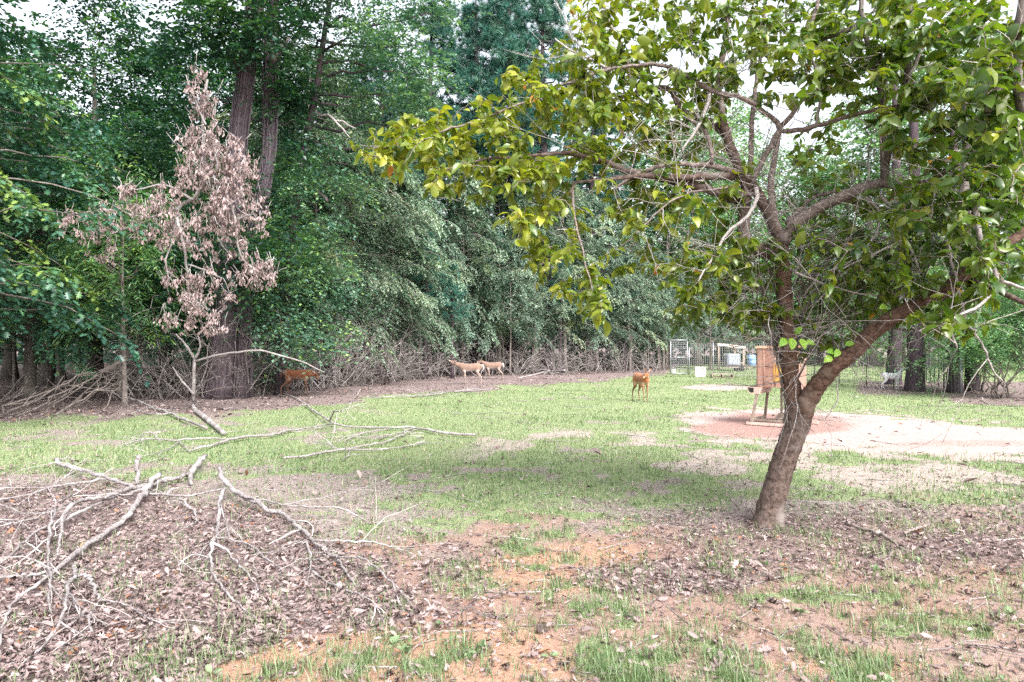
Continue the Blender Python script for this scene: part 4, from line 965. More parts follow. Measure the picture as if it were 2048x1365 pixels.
def upright_bough():
    """Pole-like bough still standing on its broken end at the wood edge."""
    b0 = G(385, 824); Y0 = b0[1]
    root = thing('fallen_branch', (b0[0], b0[1], 0), 'pale crooked bough standing upright from the grass before the massive trunk', 'fallen branch')
    off = np.array([b0[0], b0[1], 0])
    pr = [[(447, 877, None, 5), (422, 850, None, 5.5), (397, 833, None, 5), (385, 822, None, 4.5), (388, 793, Y0, 4), (387, 759, Y0, 3.6), (390, 718, Y0, 3.2)],
          [(390, 718, Y0, 2.8), (372, 690, Y0, 2.2), (352, 668, Y0, 1.5)], [(390, 718, Y0, 2.8), (402, 694, Y0, 2), (396, 672, Y0, 1.4)], [(391, 722, Y0, 2.4), (450, 707, Y0 + .4, 2.2), (520, 700, Y0 + .8, 2), (600, 722, Y0 + 1, 1.6), (650, 745, Y0 + 1.2, 1.2)], [(388, 790, Y0, 2.2), (362, 760, Y0, 1.8), (345, 735, Y0, 1.2)]]
    for j, pl in enumerate(pr):
        pts = np.array([[*(G(a_, b_) + [0, 0, 0.06] if Y_ is None else P(a_, b_, Y_)), (r_ / F * (Y_ or G(a_, b_)[1]))] for a_, b_, Y_, r_ in pl]); pts[:, :3] -= off
        q = smooth_path(pts, len(pl) * 4); mb = MB(); mb.tube(q[:, :3] + rng.normal(0, 0.006, (len(q), 3)), q[:, 3], 6, 0.6); mb.build('limb' if j == 0 else 'side_branch', M['dead_wood'], root)
upright_bough()
fallen('forked dead bough running from the grass back to the brush heap',
    [(414, 868, 4.5), (373, 850, 4.5), (331, 833, 4.2), (298, 819, 4), (273, 803, 3.6, .1)], [[(273, 803, 3, .1), (235, 792, 2.6, .16), (192, 776, 2, .3)], [(268, 800, 2.8, .1), (256, 775, 2.2, .5), (250, 752, 1.6, .58)], [(340, 836, 2.4), (310, 838, 2), (270, 826, 1.5)]], twigs=16, seed=10)
fallen('thin forked stick lying among the leaf litter right of the leaning trunk', [(1690, 1060, 5), (1740, 1075, 5.5), (1775, 1088, 5), (1795, 1104, 3)], [[(1808, 1082, 4), (1840, 1072, 5), (1858, 1066, 4)]], m=M['bark_limb'], twigs=3, seed=11)
fallen('curved stick on the pinkish ground before the two pale deer', [(980, 782, 1.6), (935, 783, 2), (900, 786, 2), (960, 780, 1.4)], [[(900, 787, 2), (860, 795, 2.2), (800, 799, 2.2), (740, 800, 1.6)], [(890, 786, 2.2), (850, 795, 2), (825, 798, 1.8)]], twigs=6, seed=12)
fallen('slanting pole lying at the foot of the thicket right of the deer', [(1035, 757, 2.2, .1), (1090, 745, 2.4, .3), (1130, 741, 2, .5)], [[(1092, 745, 1.6, .3), (1105, 742, 1.2, .5)]], twigs=10, seed=13)

# ------------------------------------------------------------------ the leaning fruit tree
YT = 6.22
base = G(1537, 1040)
ft = thing('fruit_tree', (base[0], base[1], 0), 'leaning fruit tree with forked brown trunk and yellow green leaves', 'tree')
FO = np.array([base[0], base[1], 0.0])
limbs = []     # (name, points px py r Y)
def L(name, pl, k=8, m=None, Y0=YT, Y1=None, rough=0.12):
    Y1 = Y0 if Y1 is None else Y1
    ys_ = np.linspace(Y0, Y1, len(pl))
    pts = np.array([[*P(a_, b_, y_), r_ / F * y_] for (a_, b_, r_), y_ in zip(pl, ys_)])
    pts[:, :3] -= FO
    d = np.linalg.norm(np.diff(pts[:, :3], axis=0), axis=1).sum()
    q = smooth_path(pts, max(8, int(d / (0.028 if k >= 12 else 0.05))))
    if len(q) > 4: q[1:-1, :3] += rng.normal(0, 0.0035, (len(q) - 2, 3))
    mb = MB(); mb.tube(q[:, :3], q[:, 3], k, 0.5, rough=rough); mb.build(name, m or M['bark_fruit'], ft)
    limbs.append(q); return q
tr = [(1534, 1066, 40), (1535, 1052, 33), (1537, 1038, 28.5), (1545, 1000, 25), (1556, 960, 23.5), (1570, 915, 23), (1586, 874, 23.5), (1596, 835, 26), (1599, 812, 28)]
L('trunk', tr, 30, rough=0.10)
L('stem', [(1597, 838, 21), (1588, 800, 17.5), (1582, 767, 16), (1578, 720, 15.5), (1576, 670, 15.5), (1572, 620, 15), (1568, 570, 14.5), (1564, 521, 14.5), (1561, 490, 15), (1558, 476, 12)], 18, M['bark_stem'], rough=0.16)
L('stem', [(1600, 836, 21), (1612, 805, 18.5), (1635, 770, 17.5), (1662, 738, 16.5), (1710, 700, 16), (1749, 660, 15), (1790, 632, 14.5), (1836, 610, 13.5), (1879, 592, 14.5), (1905, 570, 14), (1926, 549, 13), (1970, 521, 11), (2048, 464, 9), (2120, 415, 7)], 18, M['bark_stem'], Y1=5.1, rough=0.14)
B = M['bark_limb']
L('limb', [(1560, 500, 14), (1548, 509, 14), (1512, 498, 13.5), (1488, 478, 13), (1487, 448, 12), (1490, 410, 12), (1494, 375, 11)], 12)
L('limb', [(1562, 488, 14), (1548, 453, 12), (1534, 420, 11), (1518, 392, 10.5), (1502, 368, 10.5), (1497, 355, 9)], 10, Y1=6.3)
L('limb', [(1564, 485, 10), (1546, 430, 8), (1542, 400, 8), (1541, 370, 7), (1548, 320, 6), (1556, 280, 5), (1563, 252, 5)], 8, B)
L('limb', [(1566, 484, 14), (1578, 462, 12), (1592, 445, 11.5), (1618, 427, 11), (1640, 413, 11), (1680, 396, 10.5), (1707, 386, 11), (1731, 374, 11), (1767, 364, 10)], 12, B, 6.2, 5.9)
L('limb', [(1574, 448, 6), (1595, 425, 5), (1620, 397, 5), (1650, 388, 4), (1700, 380, 3.5)], 6, B, 6.2, 6.35)
L('limb', [(1494, 385, 11), (1478, 405, 10), (1450, 392, 9.5), (1425, 382, 9), (1390, 373, 9), (1337, 360, 8.5), (1293, 349, 8), (1264, 348, 7), (1234, 333, 6), (1182, 316, 5), (1132, 306, 4.5), (1090, 309, 4), (1040, 315, 3.2), (973, 318, 2.5), (920, 330, 2), (890, 343, 1.6)], 9, None, 6.2, 5.9)
L('limb', [(1497, 362, 9), (1475, 353, 8), (1440, 352, 7.5), (1410, 354, 7), (1352, 356, 6.5), (1310, 352, 6), (1275, 352, 5), (1205, 361, 3.5), (1146, 364, 2.6), (1140, 390, 2.2)], 8, None, 6.2, 5.8)
L('limb', [(1497, 358, 7), (1470, 343, 6), (1434, 335, 6), (1395, 331, 5), (1352, 328, 5), (1308, 335, 4.5), (1264, 352, 4), (1230, 378, 3)], 7, B, 6.2, 6.0)
L('limb', [(1146, 362, 2.6), (1146, 400, 2.5), (1148, 432, 2.3), (1164, 499, 2), (1176, 552, 1.6), (1190, 593, 1.3)], 5, B, 5.85, 5.8)
L('limb', [(1494, 380, 10), (1476, 332, 9.5), (1460, 295, 9.5), (1452, 265, 9), (1443, 236, 7), (1440, 190, 6), (1439, 158, 5.5), (1450, 90, 5), (1455, 59, 4.5), (1457, -20, 4), (1462, -90, 3)], 9, None, 6.2, 6.6)
L('limb', [(1452, 272, 8), (1430, 250, 7.5), (1410, 240, 7.5), (1375, 231, 7), (1357, 217, 6.5), (1352, 198, 6), (1346, 182, 5.5), (1316, 173, 5), (1264, 188, 4), (1210, 208, 3.2), (1160, 240, 2.4)], 8, None, 6.4, 6.7)
L('limb', [(1423, 328, 4), (1424, 300, 4.5), (1420, 278, 4.5), (1408, 262, 4.5), (1393, 248, 4), (1370, 232, 3.5)], 6, B, 6.1, 6.2)
L('limb', [(1499, 372, 6), (1500, 330, 5.5), (1503, 280, 5), (1506, 219, 5), (1510, 180, 4), (1515, 146, 4), (1525, 80, 3.5), (1530, 10, 3), (1532, -60, 2.4)], 7, B, 6.25, 6.5)
L('limb', [(1500, 372, 6), (1520, 330, 6), (1540, 295, 6), (1556, 268, 6), (1563, 252, 6), (1540, 234, 5), (1510, 211, 5), (1490, 200, 5), (1469, 193, 5), (1440, 188, 5), (1419, 184, 5), (1407, 173, 5), (1380, 156, 4.5), (1352, 138, 4), (1308, 128, 3.6), (1270, 132, 3.4), (1220, 138, 3.4), (1182, 152, 3.2), (1114, 173, 3), (1044, 208, 2.6), (1000, 224, 2.4), (935, 250, 2.1), (890, 260, 1.9), (846, 280, 1.7), (790, 289, 1.4), (730, 298, 1.1)], 7, B, 6.2, 6.15)
L('limb', [(1419, 184, 4.5), (1416, 210, 4), (1405, 240, 3.6), (1385, 270, 3), (1365, 300, 2.4)], 5, M['pale_twig'], 6.2, 6.0)
L('limb', [(1220, 138, 3), (1195, 126, 2.6), (1140, 100, 2), (1110, 78, 1.5)], 5, M['pale_twig'], 6.2, 6.2)
L('limb', [(1264, 188, 3), (1256, 120, 3), (1240, 85, 3), (1225, 60, 3), (1217, 41, 2.8), (1208, 12, 2.5), (1202, -40, 2)], 5, B, 6.5, 6.5)
L('limb', [(1563, 252, 5), (1580, 235, 5), (1605, 200, 4), (1620, 175, 3.5), (1640, 162, 3), (1690, 140, 2.6)], 6, B, 6.2, 6.0)
L('limb', [(1560, 262, 5), (1590, 264, 5), (1620, 256, 5), (1660, 245, 4.5), (1710, 230, 4), (1760, 218, 4), (1804, 212, 4), (1850, 190, 4), (1900, 165, 3.5), (1985, 160, 3), (2060, 170, 2.5)], 6, B, 6.2, 5.4)
L('limb', [(1590, 262, 3), (1630, 262, 3), (1642, 200, 3), (1640, 160, 3), (1618, 110, 2.5), (1600, 60, 2.2)], 5, M['pale_twig'], 6.1, 6.0)
L('limb', [(1620, 170, 3), (1598, 84, 4), (1625, 40, 4), (1640, 0, 3.5), (1650, -50, 3)], 6, B, 6.1, 5.9)
L('limb', [(1598, 84, 4), (1640, 80, 6), (1665, 70, 6), (1700, 60, 5.5), (1722, 52, 5)], 7, M['bark_oak'], 5.9, 5.7)
L('limb', [(1767, 368, 9), (1770, 340, 8), (1769, 318, 7.5), (1766, 260, 7), (1764, 201, 6.5), (1757, 160, 6), (1749, 128, 6), (1738, 95, 5.5), (1727, 62, 5), (1722, 10, 4.5), (1722, -60, 4)], 9, M['bark_oak'], 5.9, 5.6)
L('limb', [(1770, 330, 7), (1782, 280, 6.5), (1798, 232, 6.5), (1810, 185, 6.5), (1817, 128, 6), (1820, 60, 6), (1818, 0, 5.5), (1818, -70, 5)], 9, M['bark_oak'], 5.85, 5.4)
L('limb', [(1815, 160, 4), (1838, 110, 4), (1860, 60, 3.5), (1875, 20, 3)], 6, M['pale_twig'], 5.6, 5.4)
L('limb', [(1767, 366, 9), (1790, 372, 9), (1812, 377, 8.5), (1853, 378, 8), (1897, 394, 7), (1926, 411, 6), (1953, 432, 5), (1990, 470, 4), (2040, 500, 3)], 8, B, 5.9, 5.4)
L('limb', [(1856, 376, 5), (1882, 364, 5), (1912, 356, 5), (1944, 347, 5), (1975, 349, 4.5), (2008, 348, 4)], 6, None, 5.8, 5.5)
L('limb', [(1800, 372, 4), (1830, 368, 4.5), (1871, 359, 5), (1891, 341, 5), (1915, 328, 5), (1941, 315, 5), (1985, 300, 4.5), (2048, 292, 4), (2110, 280, 3)], 7, B, 5.9, 5.2)
L('limb', [(1984, 300, 5), (1970, 320, 6), (1960, 350, 6), (1953, 376, 6), (1950, 411, 6), (1956, 447, 5.5), (1961, 499, 5), (1982, 529, 4.5), (2000, 561, 4), (1988, 584, 3.4), (1964, 608, 3), (1906, 637, 2.5), (1838, 663, 1.8)], 7, M['pale_twig'], 5.3, 5.0)
L('limb', [(1906, 637, 2), (1903, 666, 2), (1906, 680, 2), (1914, 695, 1.4)], 4, M['pale_twig'], 5.1, 5.1)
L('limb', [(2000, 561, 3.4), (2030, 572, 3), (2070, 584, 2.4)], 5, M['pale_twig'], 5.1, 5.0)
L('limb', [(1905, 570, 8), (1941, 556, 6.5), (1960, 568, 6), (1994, 581, 5.5), (2048, 606, 5), (2120, 640, 4)], 7, None, 5.6, 5.0)
L('limb', [(2100, 330, 10), (2060, 260, 10), (2035, 190, 10), (2036, 110, 10), (2046, 0, 9), (2055, -80, 8)], 9, M['bark_oak'], 4.6, 4.4)
L('limb', [(1975, 225, 7), (1990, 190, 8), (2010, 155, 8), (2034, 120, 8)], 8, M['bark_oak'], 4.6, 4.5)
L('limb', [(1935, 320, 8), (1928, 360, 9), (1926, 400, 9), (1925, 440, 8), (1922, 480, 6)], 8, M['bark_oak'], 7.6, 7.6)
# bare pale dead twigs
PT = M['pale_twig']
L('dead_twig', [(1755, 380, 4), (1762, 397, 3.6), (1792, 423, 3.6), (1811, 441, 3.5), (1803, 463, 3.2), (1793, 486, 3), (1818, 493, 3), (1827, 511, 2.6), (1841, 546, 2)], 5, PT, 5.9, 5.6)
L('dead_twig', [(1794, 485, 2.5), (1753, 508, 2), (1715, 524, 1.8), (1677, 543, 1.3)], 4, PT, 5.7, 5.7)
L('dead_twig', [(1721, 385, 3), (1748, 408, 3), (1765, 429, 2.6), (1756, 464, 2.2), (1724, 508, 2), (1686, 532, 1.7), (1645, 546, 1.2)], 4, PT, 5.9, 5.8)
L('dead_twig', [(1512, 376, 5), (1516, 395, 4.6), (1510, 411, 4.4), (1492, 438, 4), (1468, 455, 3.6), (1451, 467, 3.4), (1431, 508, 2.8), (1412, 536, 2.2), (1396, 564, 1.6)], 5, PT, 6.1, 5.8)
L('dead_twig', [(1480, 372, 3), (1420, 380, 2.4), (1381, 385, 2.2), (1340, 402, 2), (1293, 446, 1.7), (1265, 478, 1.4), (1243, 492, 1)], 4, B, 6.0, 5.7)
L('dead_twig', [(1870, 372, 2.6), (1868, 400, 2.4), (1862, 430, 2), (1860, 468, 1.5)], 4, PT, 5.6, 5.5)
L('dead_twig', [(1590, 545, 2), (1640, 566, 1.8), (1700, 585, 1.5), (1755, 592, 1.2)], 4, PT, 5.9, 5.8)
L('dead_twig', [(1893, 470, 3), (1930, 640, 2.5), (1965, 690, 2.4), (1985, 742, 2), (2008, 768, 1.2)], 4, PT, 5.3, 5.6)
L('dead_twig', [(1650, 838, 1.2), (1680, 800, 1.4), (1672, 770, 1.2), (1684, 720, 1.4), (1690, 705, 1.5)], 4, PT, 6.0, 6.0)
# sprouts from the stems
sp = np.random.default_rng(77)
for j in range(34):
    if j < 12:
        x0, y0 = sp.uniform(1586, 1592), sp.uniform(560, 780); x1, y1 = x0 + sp.uniform(10, 130), y0 - sp.uniform(110, 240)
    elif j < 24:
        u_ = sp.uniform(0.1, 0.95); x0, y0 = 1640 + u_ * 230, 770 - u_ * 175; x1, y1 = x0 + sp.uniform(-40, 50), y0 - sp.uniform(90, 220)
    else:
        x0, y0 = sp.uniform(1566, 1576), sp.uniform(590, 800); x1, y1 = x0 - sp.uniform(20, 90), y0 - sp.uniform(110, 230)
    Yq = YT + sp.uniform(-0.15, 0.15)
    L('sprout', [(x0, y0, 2.2), (x0 * .65 + x1 * .35 + sp.normal(0, 5), y0 * .6 + y1 * .4, 1.8), (x1 + sp.normal(0, 5), y1 + 20, 1.4), (x1 + sp.normal(0, 10), y1 - 10, 1.0)], 4, M['bark_oak'], YT, Yq, 0.0)

# twigs grown from the traced limbs to where the leaves are, nearest first
blobs = [(765, 292, 48, 34, 6.15, 11), (850, 300, 85, 58, 6.1, 26), (965, 295, 105, 80, 6.1, 38), (1085, 245, 105, 95, 6.2, 42), (1050, 380, 75, 60, 6.0, 15), (1105, 460, 65, 55, 5.9, 13), (1120, 545, 50, 45, 5.85, 7), (1188, 590, 34, 55, 5.8, 10), (1215, 65, 75, 70, 6.4, 28), (1150, 165, 85, 65, 6.3, 28), (1290, 130, 100, 100, 6.4, 36), (1240, 270, 100, 65, 6.2, 24), (1400, 70, 110, 85, 6.4, 30), (1350, 250, 80, 60, 6.5, 11), (1335, 420, 75, 45, 6.1, 12), (1310, 500, 60, 50, 6.2, 8), (1440, 540, 60, 60, 6.3, 18), (1400, 610, 60, 40, 6.4, 10), (1505, 600, 48, 60, 6.4, 16),
         (1480, 30, 120, 60, 6.5, 12), (1660, 100, 90, 60, 6.1, 10), (1790, 120, 70, 70, 5.8, 10), (1560, 50, 120, 60, 6.2, 28), (1590, 140, 100, 50, 6.3, 13), (1480, 170, 60, 40, 6.4, 8), (1720, 55, 110, 65, 5.7, 30), (1700, 160, 80, 45, 6.0, 9), (1650, 330, 55, 40, 6.3, 5), (1880, 75, 120, 90, 5.3, 44), (2000, 140, 100, 110, 4.9, 38), (1900, 240, 105, 80, 5.4, 34), (2010, 330, 90, 80, 5.2, 30), (1850, 410, 105, 45, 5.7, 24), (1960, 450, 85, 60, 5.4, 26), (1745, 475, 95, 50, 6.2, 24), (1845, 530, 85, 50, 6.0, 26), (1680, 555, 65, 60, 6.3, 22), (1755, 595, 75, 40, 6.3, 14), (1640, 640, 45, 55, 6.35, 11), (2000, 545, 55, 45, 5.3, 10), (1915, 640, 75, 25, 5.5, 8), (1600, 480, 30, 40, 6.4, 4), (1910, 600, 40, 30, 5.6, 5), (1830, 150, 60, 60, 5.9, 8), (1500, 330, 260, 150, 6.5, 14), (1450, 450, 160, 90, 6.3, 12), (1300, 360, 160, 60, 6.2, 12)]
tg = []
for cx, cy, rx, ry, Yb, n_ in blobs:
    n_ = int(n_ * (2.5 if cx > 1600 else 2.2 if cx > 1250 else 1.9))
    th_ = sp.uniform(0, 6.283, n_); g_ = (1.3 * np.sqrt(sp.random(n_)))[:, None] * np.stack([np.cos(th_), np.sin(th_)], 1)
    for q in g_: tg.append(P(cx + q[0] * rx, cy + q[1] * ry, Yb + sp.normal(0, 0.42)) - FO)
tg = np.array(tg)
nodes = np.vstack([q[:, :3] for q in limbs[3:]])
dist = np.full(len(tg), 1e9); near = np.zeros(len(tg), int)
def upd(a0):
    global dist, near
    D = np.linalg.norm(tg[:, None, :] - nodes[None, a0:, :], axis=2)
    i_ = D.argmin(1); d_ = D[np.arange(len(tg)), i_]
    better = d_ < dist
    dist = np.where(better, d_, dist); near = np.where(better, i_ + a0, near)
upd(0)
twig = MB(); LP, LD, LT = [], [], []
done = np.zeros(len(tg), bool)
for step in range(len(tg)):
    dd = np.where(done, 1e9, dist); j = int(dd.argmin()); done[j] = True
    p, q = nodes[near[j]], tg[j]; Lt = np.linalg.norm(q - p)
    if Lt < 0.12: q = p + unit(q - p + sp.normal(0, 0.05, 3)) * 0.14; Lt = 0.14
    t = np.linspace(0, 1, 7)[:, None]
    c_ = p + (q - p) * 0.5 + sp.normal(0, 0.10, 3) * Lt + np.array([0, 0, 0.12 * Lt])
    x = (1 - t) ** 2 * p + 2 * t * (1 - t) * c_ + t * t * q
    x[1:-1] += sp.normal(0, 0.008, (5, 3))
    twig.tube(x, np.linspace(0.0028 + 0.0035 * min(Lt, 1.2), 0.0018, 7), 4, 0.3 + 0.4 * sp.random(), cap=False)
    a0 = len(nodes); nodes = np.vstack([nodes, x[2:]]); upd(a0)
    ext = unit(x[-1] - x[-3]); LL = min(Lt, 0.75) * 0.9 + 0.12
    nl_ = int(sp.integers(7, 12))
    s_ = sp.random(nl_)
    back = np.stack([np.interp(1 - s_ * LL / max(Lt, LL), t[:, 0], x[:, c2]) for c2 in range(3)], 1)
    side = unit(np.cross(ext, [0, 0, 1.0]) + 1e-6) * np.where(np.arange(nl_) % 2 == 0, 1, -1)[:, None]
    LP.append(back + sp.normal(0, 0.012, (nl_, 3))); LD.append(ext * 0.5 + side * 0.8 + sp.normal(0, 0.45, (nl_, 3)) + [0, 0, -0.5])
    LT.append(sp.normal(0, 0.09) + sp.normal(0, 0.14, nl_))
tag(twig.build('twigs', B, ft), kind='stuff')
bt = MB()
LN0 = np.vstack([q[:, :3] for q in limbs[3:]])
LN0 = LN0[(LN0[:, 0] + FO[0]) / (LN0[:, 1] + FO[1]) * F + 1024 > 1150]
for j in range(420):
    p = LN0[int(sp.integers(len(LN0)))]
    branching(bt, sp, p, sp.normal(0, 1, 3) * [1, 0.7, 0.8] + [-0.3, 0, 0.1], sp.uniform(0.3, 0.85), 0.0046, 1, 4, 0.2, (2, 4), 0.6, 0.0)
tag(bt.build('bare_twigs', PT, ft), kind='stuff')
LP, LD, LT = np.vstack(LP), unit(np.vstack(LD)), np.concatenate(LT)
LT = np.interp(LP[:, 0] + FO[0], [-1.5, 0.5, 2, 4], [0.64, 0.60, 0.45, 0.28]) + LT  # yellower towards the left; right side tinted darker to paint backlit shade
odd = sp.random(len(LT))
LT = np.where(odd < 0.006, sp.uniform(0.95, 1.0, len(LT)), np.clip(LT, 0, 0.92))
LN = sp.normal(0, 0.8, (len(LP), 3)) + [0, -0.1, 1.0]
LS = sp.gamma(16, 0.0056, len(LP)).clip(0.045, 0.145); LW = sp.uniform(0.7, 1.1, len(LP))
# the 300 leaves that show largest are parts of their own, the rest one mass
wp = LP + FO
ppx = (wp[:, 0]) / wp[:, 1] * F + 1024; ppy = HY - (wp[:, 2] - EYE) / wp[:, 1] * F
inview = (ppx > 10) & (ppx < 2038) & (ppy > 5)
score = np.where(inview, LS / wp[:, 1] * np.abs(np.sum(unit(LN) * unit(wp - [0, 0, EYE]), 1)), 0)
big = np.argsort(-score)[:300]; rest = np.setdiff1d(np.arange(len(LP)), big)
lm = MB(); lm.leaves(BROAD, LP[rest], LD[rest], LN[rest], LS[rest], LT[rest], LW[rest])
tag(lm.build('foliage', M['leaf_fruit'], ft), kind='stuff')
protoL = []
for tn_ in np.linspace(0.1, 0.98, 12):
    q = MB(); q.leaves(BROAD, [(0, 0, 0)], [(0, 1, 0)], [(0, 0, 1)], [1.0], [tn_]); protoL.append(q.mesh('leaf', M['leaf_fruit']))
for i_ in big:
    o = bpy.data.objects.new('leaf', protoL[int(np.clip(LT[i_] * 12, 0, 11))]); COL.objects.link(o); o.parent = ft
    d = unit(LD[i_]); x = unit(np.cross(d, LN[i_])); z = np.cross(x, d)
    R_ = Matrix(np.stack([x * LW[i_], d, z], 1).tolist()).to_4x4()
    o.matrix_local = Matrix.Translation(Vector(LP[i_])) @ R_ @ Matrix.Scale(float(LS[i_]), 4)
# bright fresh leaves sprouting on the stems
fr_ = [(1572, 678, 0.10, (-.7, -.5, -.6)), (1583, 676, .11, (-.1, -.5, -1)), (1600, 678, .10, (.4, -.5, -1)), (1610, 684, .085, (.9, -.4, -.2)), (1590, 668, .08, (.3, -.5, .5)), (1690, 690, .075, (.8, -.4, .2)), (1678, 700, .085, (-.5, -.4, -.5)), (1668, 705, .08, (-.9, -.4, .1)), (1664, 714, .09, (-.8, -.3, -.4)), (1700, 696, .075, (.9, -.3, .4)), (1785, 622, .085, (-.2, -.5, -.9)), (1800, 630, .08, (.5, -.5, -.7)), (1812, 640, .08, (.8, -.4, -.4)), (1772, 612, .08, (-.7, -.4, -.2)), (1820, 618, .075, (.9, -.3, .2))]
for px, py, s_, d in fr_:
    q = MB(); q.leaves(BROAD, [(0, 0, 0)], [d], [(0.15, -1, 0.55)], [s_], [sp.random()], 1.25)
    pos = P(px, py, 5.95 if px < 1620 else 5.85 if px < 1720 else 5.7) - FO
    o = q.build('fresh_leaf', M['leaf_fresh'], ft, loc=pos); 
o_ = None

# ------------------------------------------------------------------ trees and shrubs at the pen on the right
def right_tree(px, base_y, w_px, label, seed, clumps, bark=M['bark_pine'], leaf=M['leaf_far'], lean=0):
    Y = F * EYE / (base_y - HY)
    root, pp, rr, off = tree_trunk('shade_tree', [(px, base_y), (px + 2 + lean * .2, base_y - 60 * 26 / Y), (px + 4 + lean * .5, 600), (px + 3 + lean, 450), (px + lean, 300), (px - 3 + lean, 150)], Y, [w_px * .62, w_px * .5, w_px * .45, w_px * .4, w_px * .3, w_px * .15], label, bark, k=12)
    crown_on(root, off, [(px + a_, b_, Y + c_) for a_, b_, c_ in clumps], seed, leaf, per=11, L=0.8, nl=11, lsz=0.115, top=pp - off, bark=bark, wid=0.9)
right_tree(1828, 783, 30, 'furrowed brown trunk just right of the white deer', 301, [(-60, 655, 0), (-20, 640, -1), (40, 650, .5), (70, 640, 0), (-80, 600, 1), (20, 590, 0), (80, 560, 1), (-40, 540, 0), (40, 500, 0), (-30, 440, 0), (60, 420, 1), (0, 360, 0), (90, 660, 1)])
right_tree(1786, 768, 26, 'narrower dark trunk left of the white deer behind the wire', 302, [(-50, 640, 0), (0, 655, 1), (30, 620, 0), (-70, 600, 1), (-20, 560, 0), (20, 500, 0), (-50, 460, 0), (10, 400, 1), (60, 660, 0), (-90, 650, 1), (-110, 620, 0)], lean=6)
right_tree(1908, 787, 26, 'dark trunk behind the last fence posts at the pen corner', 303, [(-40, 690, 0), (20, 680, .5), (50, 650, 0), (-20, 640, 1), (60, 600, 0), (0, 560, 0), (-40, 520, .5), (30, 470, 0), (70, 690, 1), (0, 695, -.6)])
right_tree(1944, 783, 24, 'leaning dark trunk beyond the galvanised corner post', 304, [(30, 690, 0), (60, 660, 0), (-10, 660, 1), (80, 620, 0), (40, 570, 0), (10, 500, 0), (90, 690, 0), (60, 700, -.5)], lean=-12)
def live_shrub(px, base_y, label, seed, tops, nst=7):
    r = np.random.default_rng(seed); p = G(px, base_y); Y = p[1]
    root = thing('leafy_shrub', (p[0], p[1], 0), label, 'shrub'); off = np.array([p[0], p[1], 0])
    ends = []
    for s_ in range(nst):
        t_ = tops[s_ % len(tops)]; q = P(px + t_[0] + r.normal(0, 8), t_[1] + r.normal(0, 10), Y + r.normal(0, .5)) - off
        b_ = MB(); st = np.array([r.normal(0, .14), r.normal(0, .1), -0.02]); x = wavy(r, st, q, 8, 0.05); b_.tube(x, np.linspace(0.028, 0.008, 8), 5, r.random())
        branching(b_, r, x[5], unit(x[6] - x[5]) + r.normal(0, .4, 3), 0.7, 0.01, 1, 4); b_.build('stem', M['dark_brush'], root); ends += [x[-1], x[-2]]
    cc = np.repeat(np.array(ends), 6, 0) + r.normal(0, .38, (len(ends) * 6, 3)) * [1, 1, .7] + [0, 0, .25]
    cb = MB(); sprays(cb, r, cc, unit(r.normal(0, 1, (len(cc), 3)) * [1, 1, .2]), 9, 0.5, 10, 0.08, DIAMOND, jit=.25, wid=1.2); cb.build('crown', M['leaf_far'], root, smooth=False)
live_shrub(2000, 797, 'many stemmed leafy shrub fanning out at the right edge', 311, [(-45, 700), (-25, 670), (0, 640), (25, 650), (45, 690), (60, 640), (70, 600)], 9)
live_shrub(2085, 800, 'broad leafy shrub cut off by the right edge of the picture', 312, [(-60, 690), (-40, 640), (-20, 590), (10, 600), (-70, 650), (-50, 560)], 9)
live_shrub(1958, 786, 'slim bare stemmed shrub close beside the corner post', 313, [(10, 705), (25, 690), (-10, 690), (40, 680)], 6)

# ------------------------------------------------------------------ deer
def loft(bm_V, bm_F, pts, ry, rz, k=12):
    pts = np.asarray(pts, float); t = unit(np.gradient(pts, axis=0))
    ref = np.array([0, 1.0, 0])
    s_ = unit(ref - (t @ ref)[:, None] * t); u = np.cross(t, s_)
    a_ = np.linspace(0, 2 * math.pi, k, endpoint=False); b0 = len(bm_V)
    for p, S_, U_, a1, a2 in zip(pts, s_, u, ry, rz):
        for q in a_: bm_V.append(p + S_ * math.cos(q) * a1 + U_ * math.sin(q) * a2)
    n_ = len(pts)
    for i_ in range(n_ - 1):
        for j in range(k): bm_F.append((b0 + i_ * k + j, b0 + i_ * k + (j + 1) % k, b0 + (i_ + 1) * k + (j + 1) % k, b0 + (i_ + 1) * k + j))
    bm_F.append(tuple(b0 + j for j in range(k - 1, -1, -1))); bm_F.append(tuple(b0 + (n_ - 1) * k + j for j in range(k)))

def coat_mat(name, back, belly, leg):
    m, n, b = mat(name)
    at = N(n, 'ShaderNodeAttribute', attribute_name='tint'); sp_ = n.nodes.new('ShaderNodeSeparateColor'); n.links.new(at.outputs['Color'], sp_.inputs[0])
    tc = n.nodes.new('ShaderNodeTexCoord'); nz = N(n, 'ShaderNodeTexNoise'); nz.inputs['Scale'].default_value = 22; nz.inputs['Detail'].default_value = 4
    n.links.new(tc.outputs['Object'], nz.inputs['Vector'])
    var = ramp(n, nz.outputs[0], [(0.3, tuple(v * 0.72 for v in back)), (0.7, tuple(v * 1.2 for v in back))])
    c_ = mixc(n, sp_.outputs[0], var, belly); c_ = mixc(n, sp_.outputs[1], c_, leg); c_ = mixc(n, sp_.outputs[2], c_, (0.03, 0.022, 0.02))
    n.links.new(c_, b.inputs['Base Color']); b.inputs['Roughness'].default_value = 0.8; b.inputs['Specular IOR Level'].default_value = 0.2
    b.inputs['Sheen Weight'].default_value = 0.15
    return m
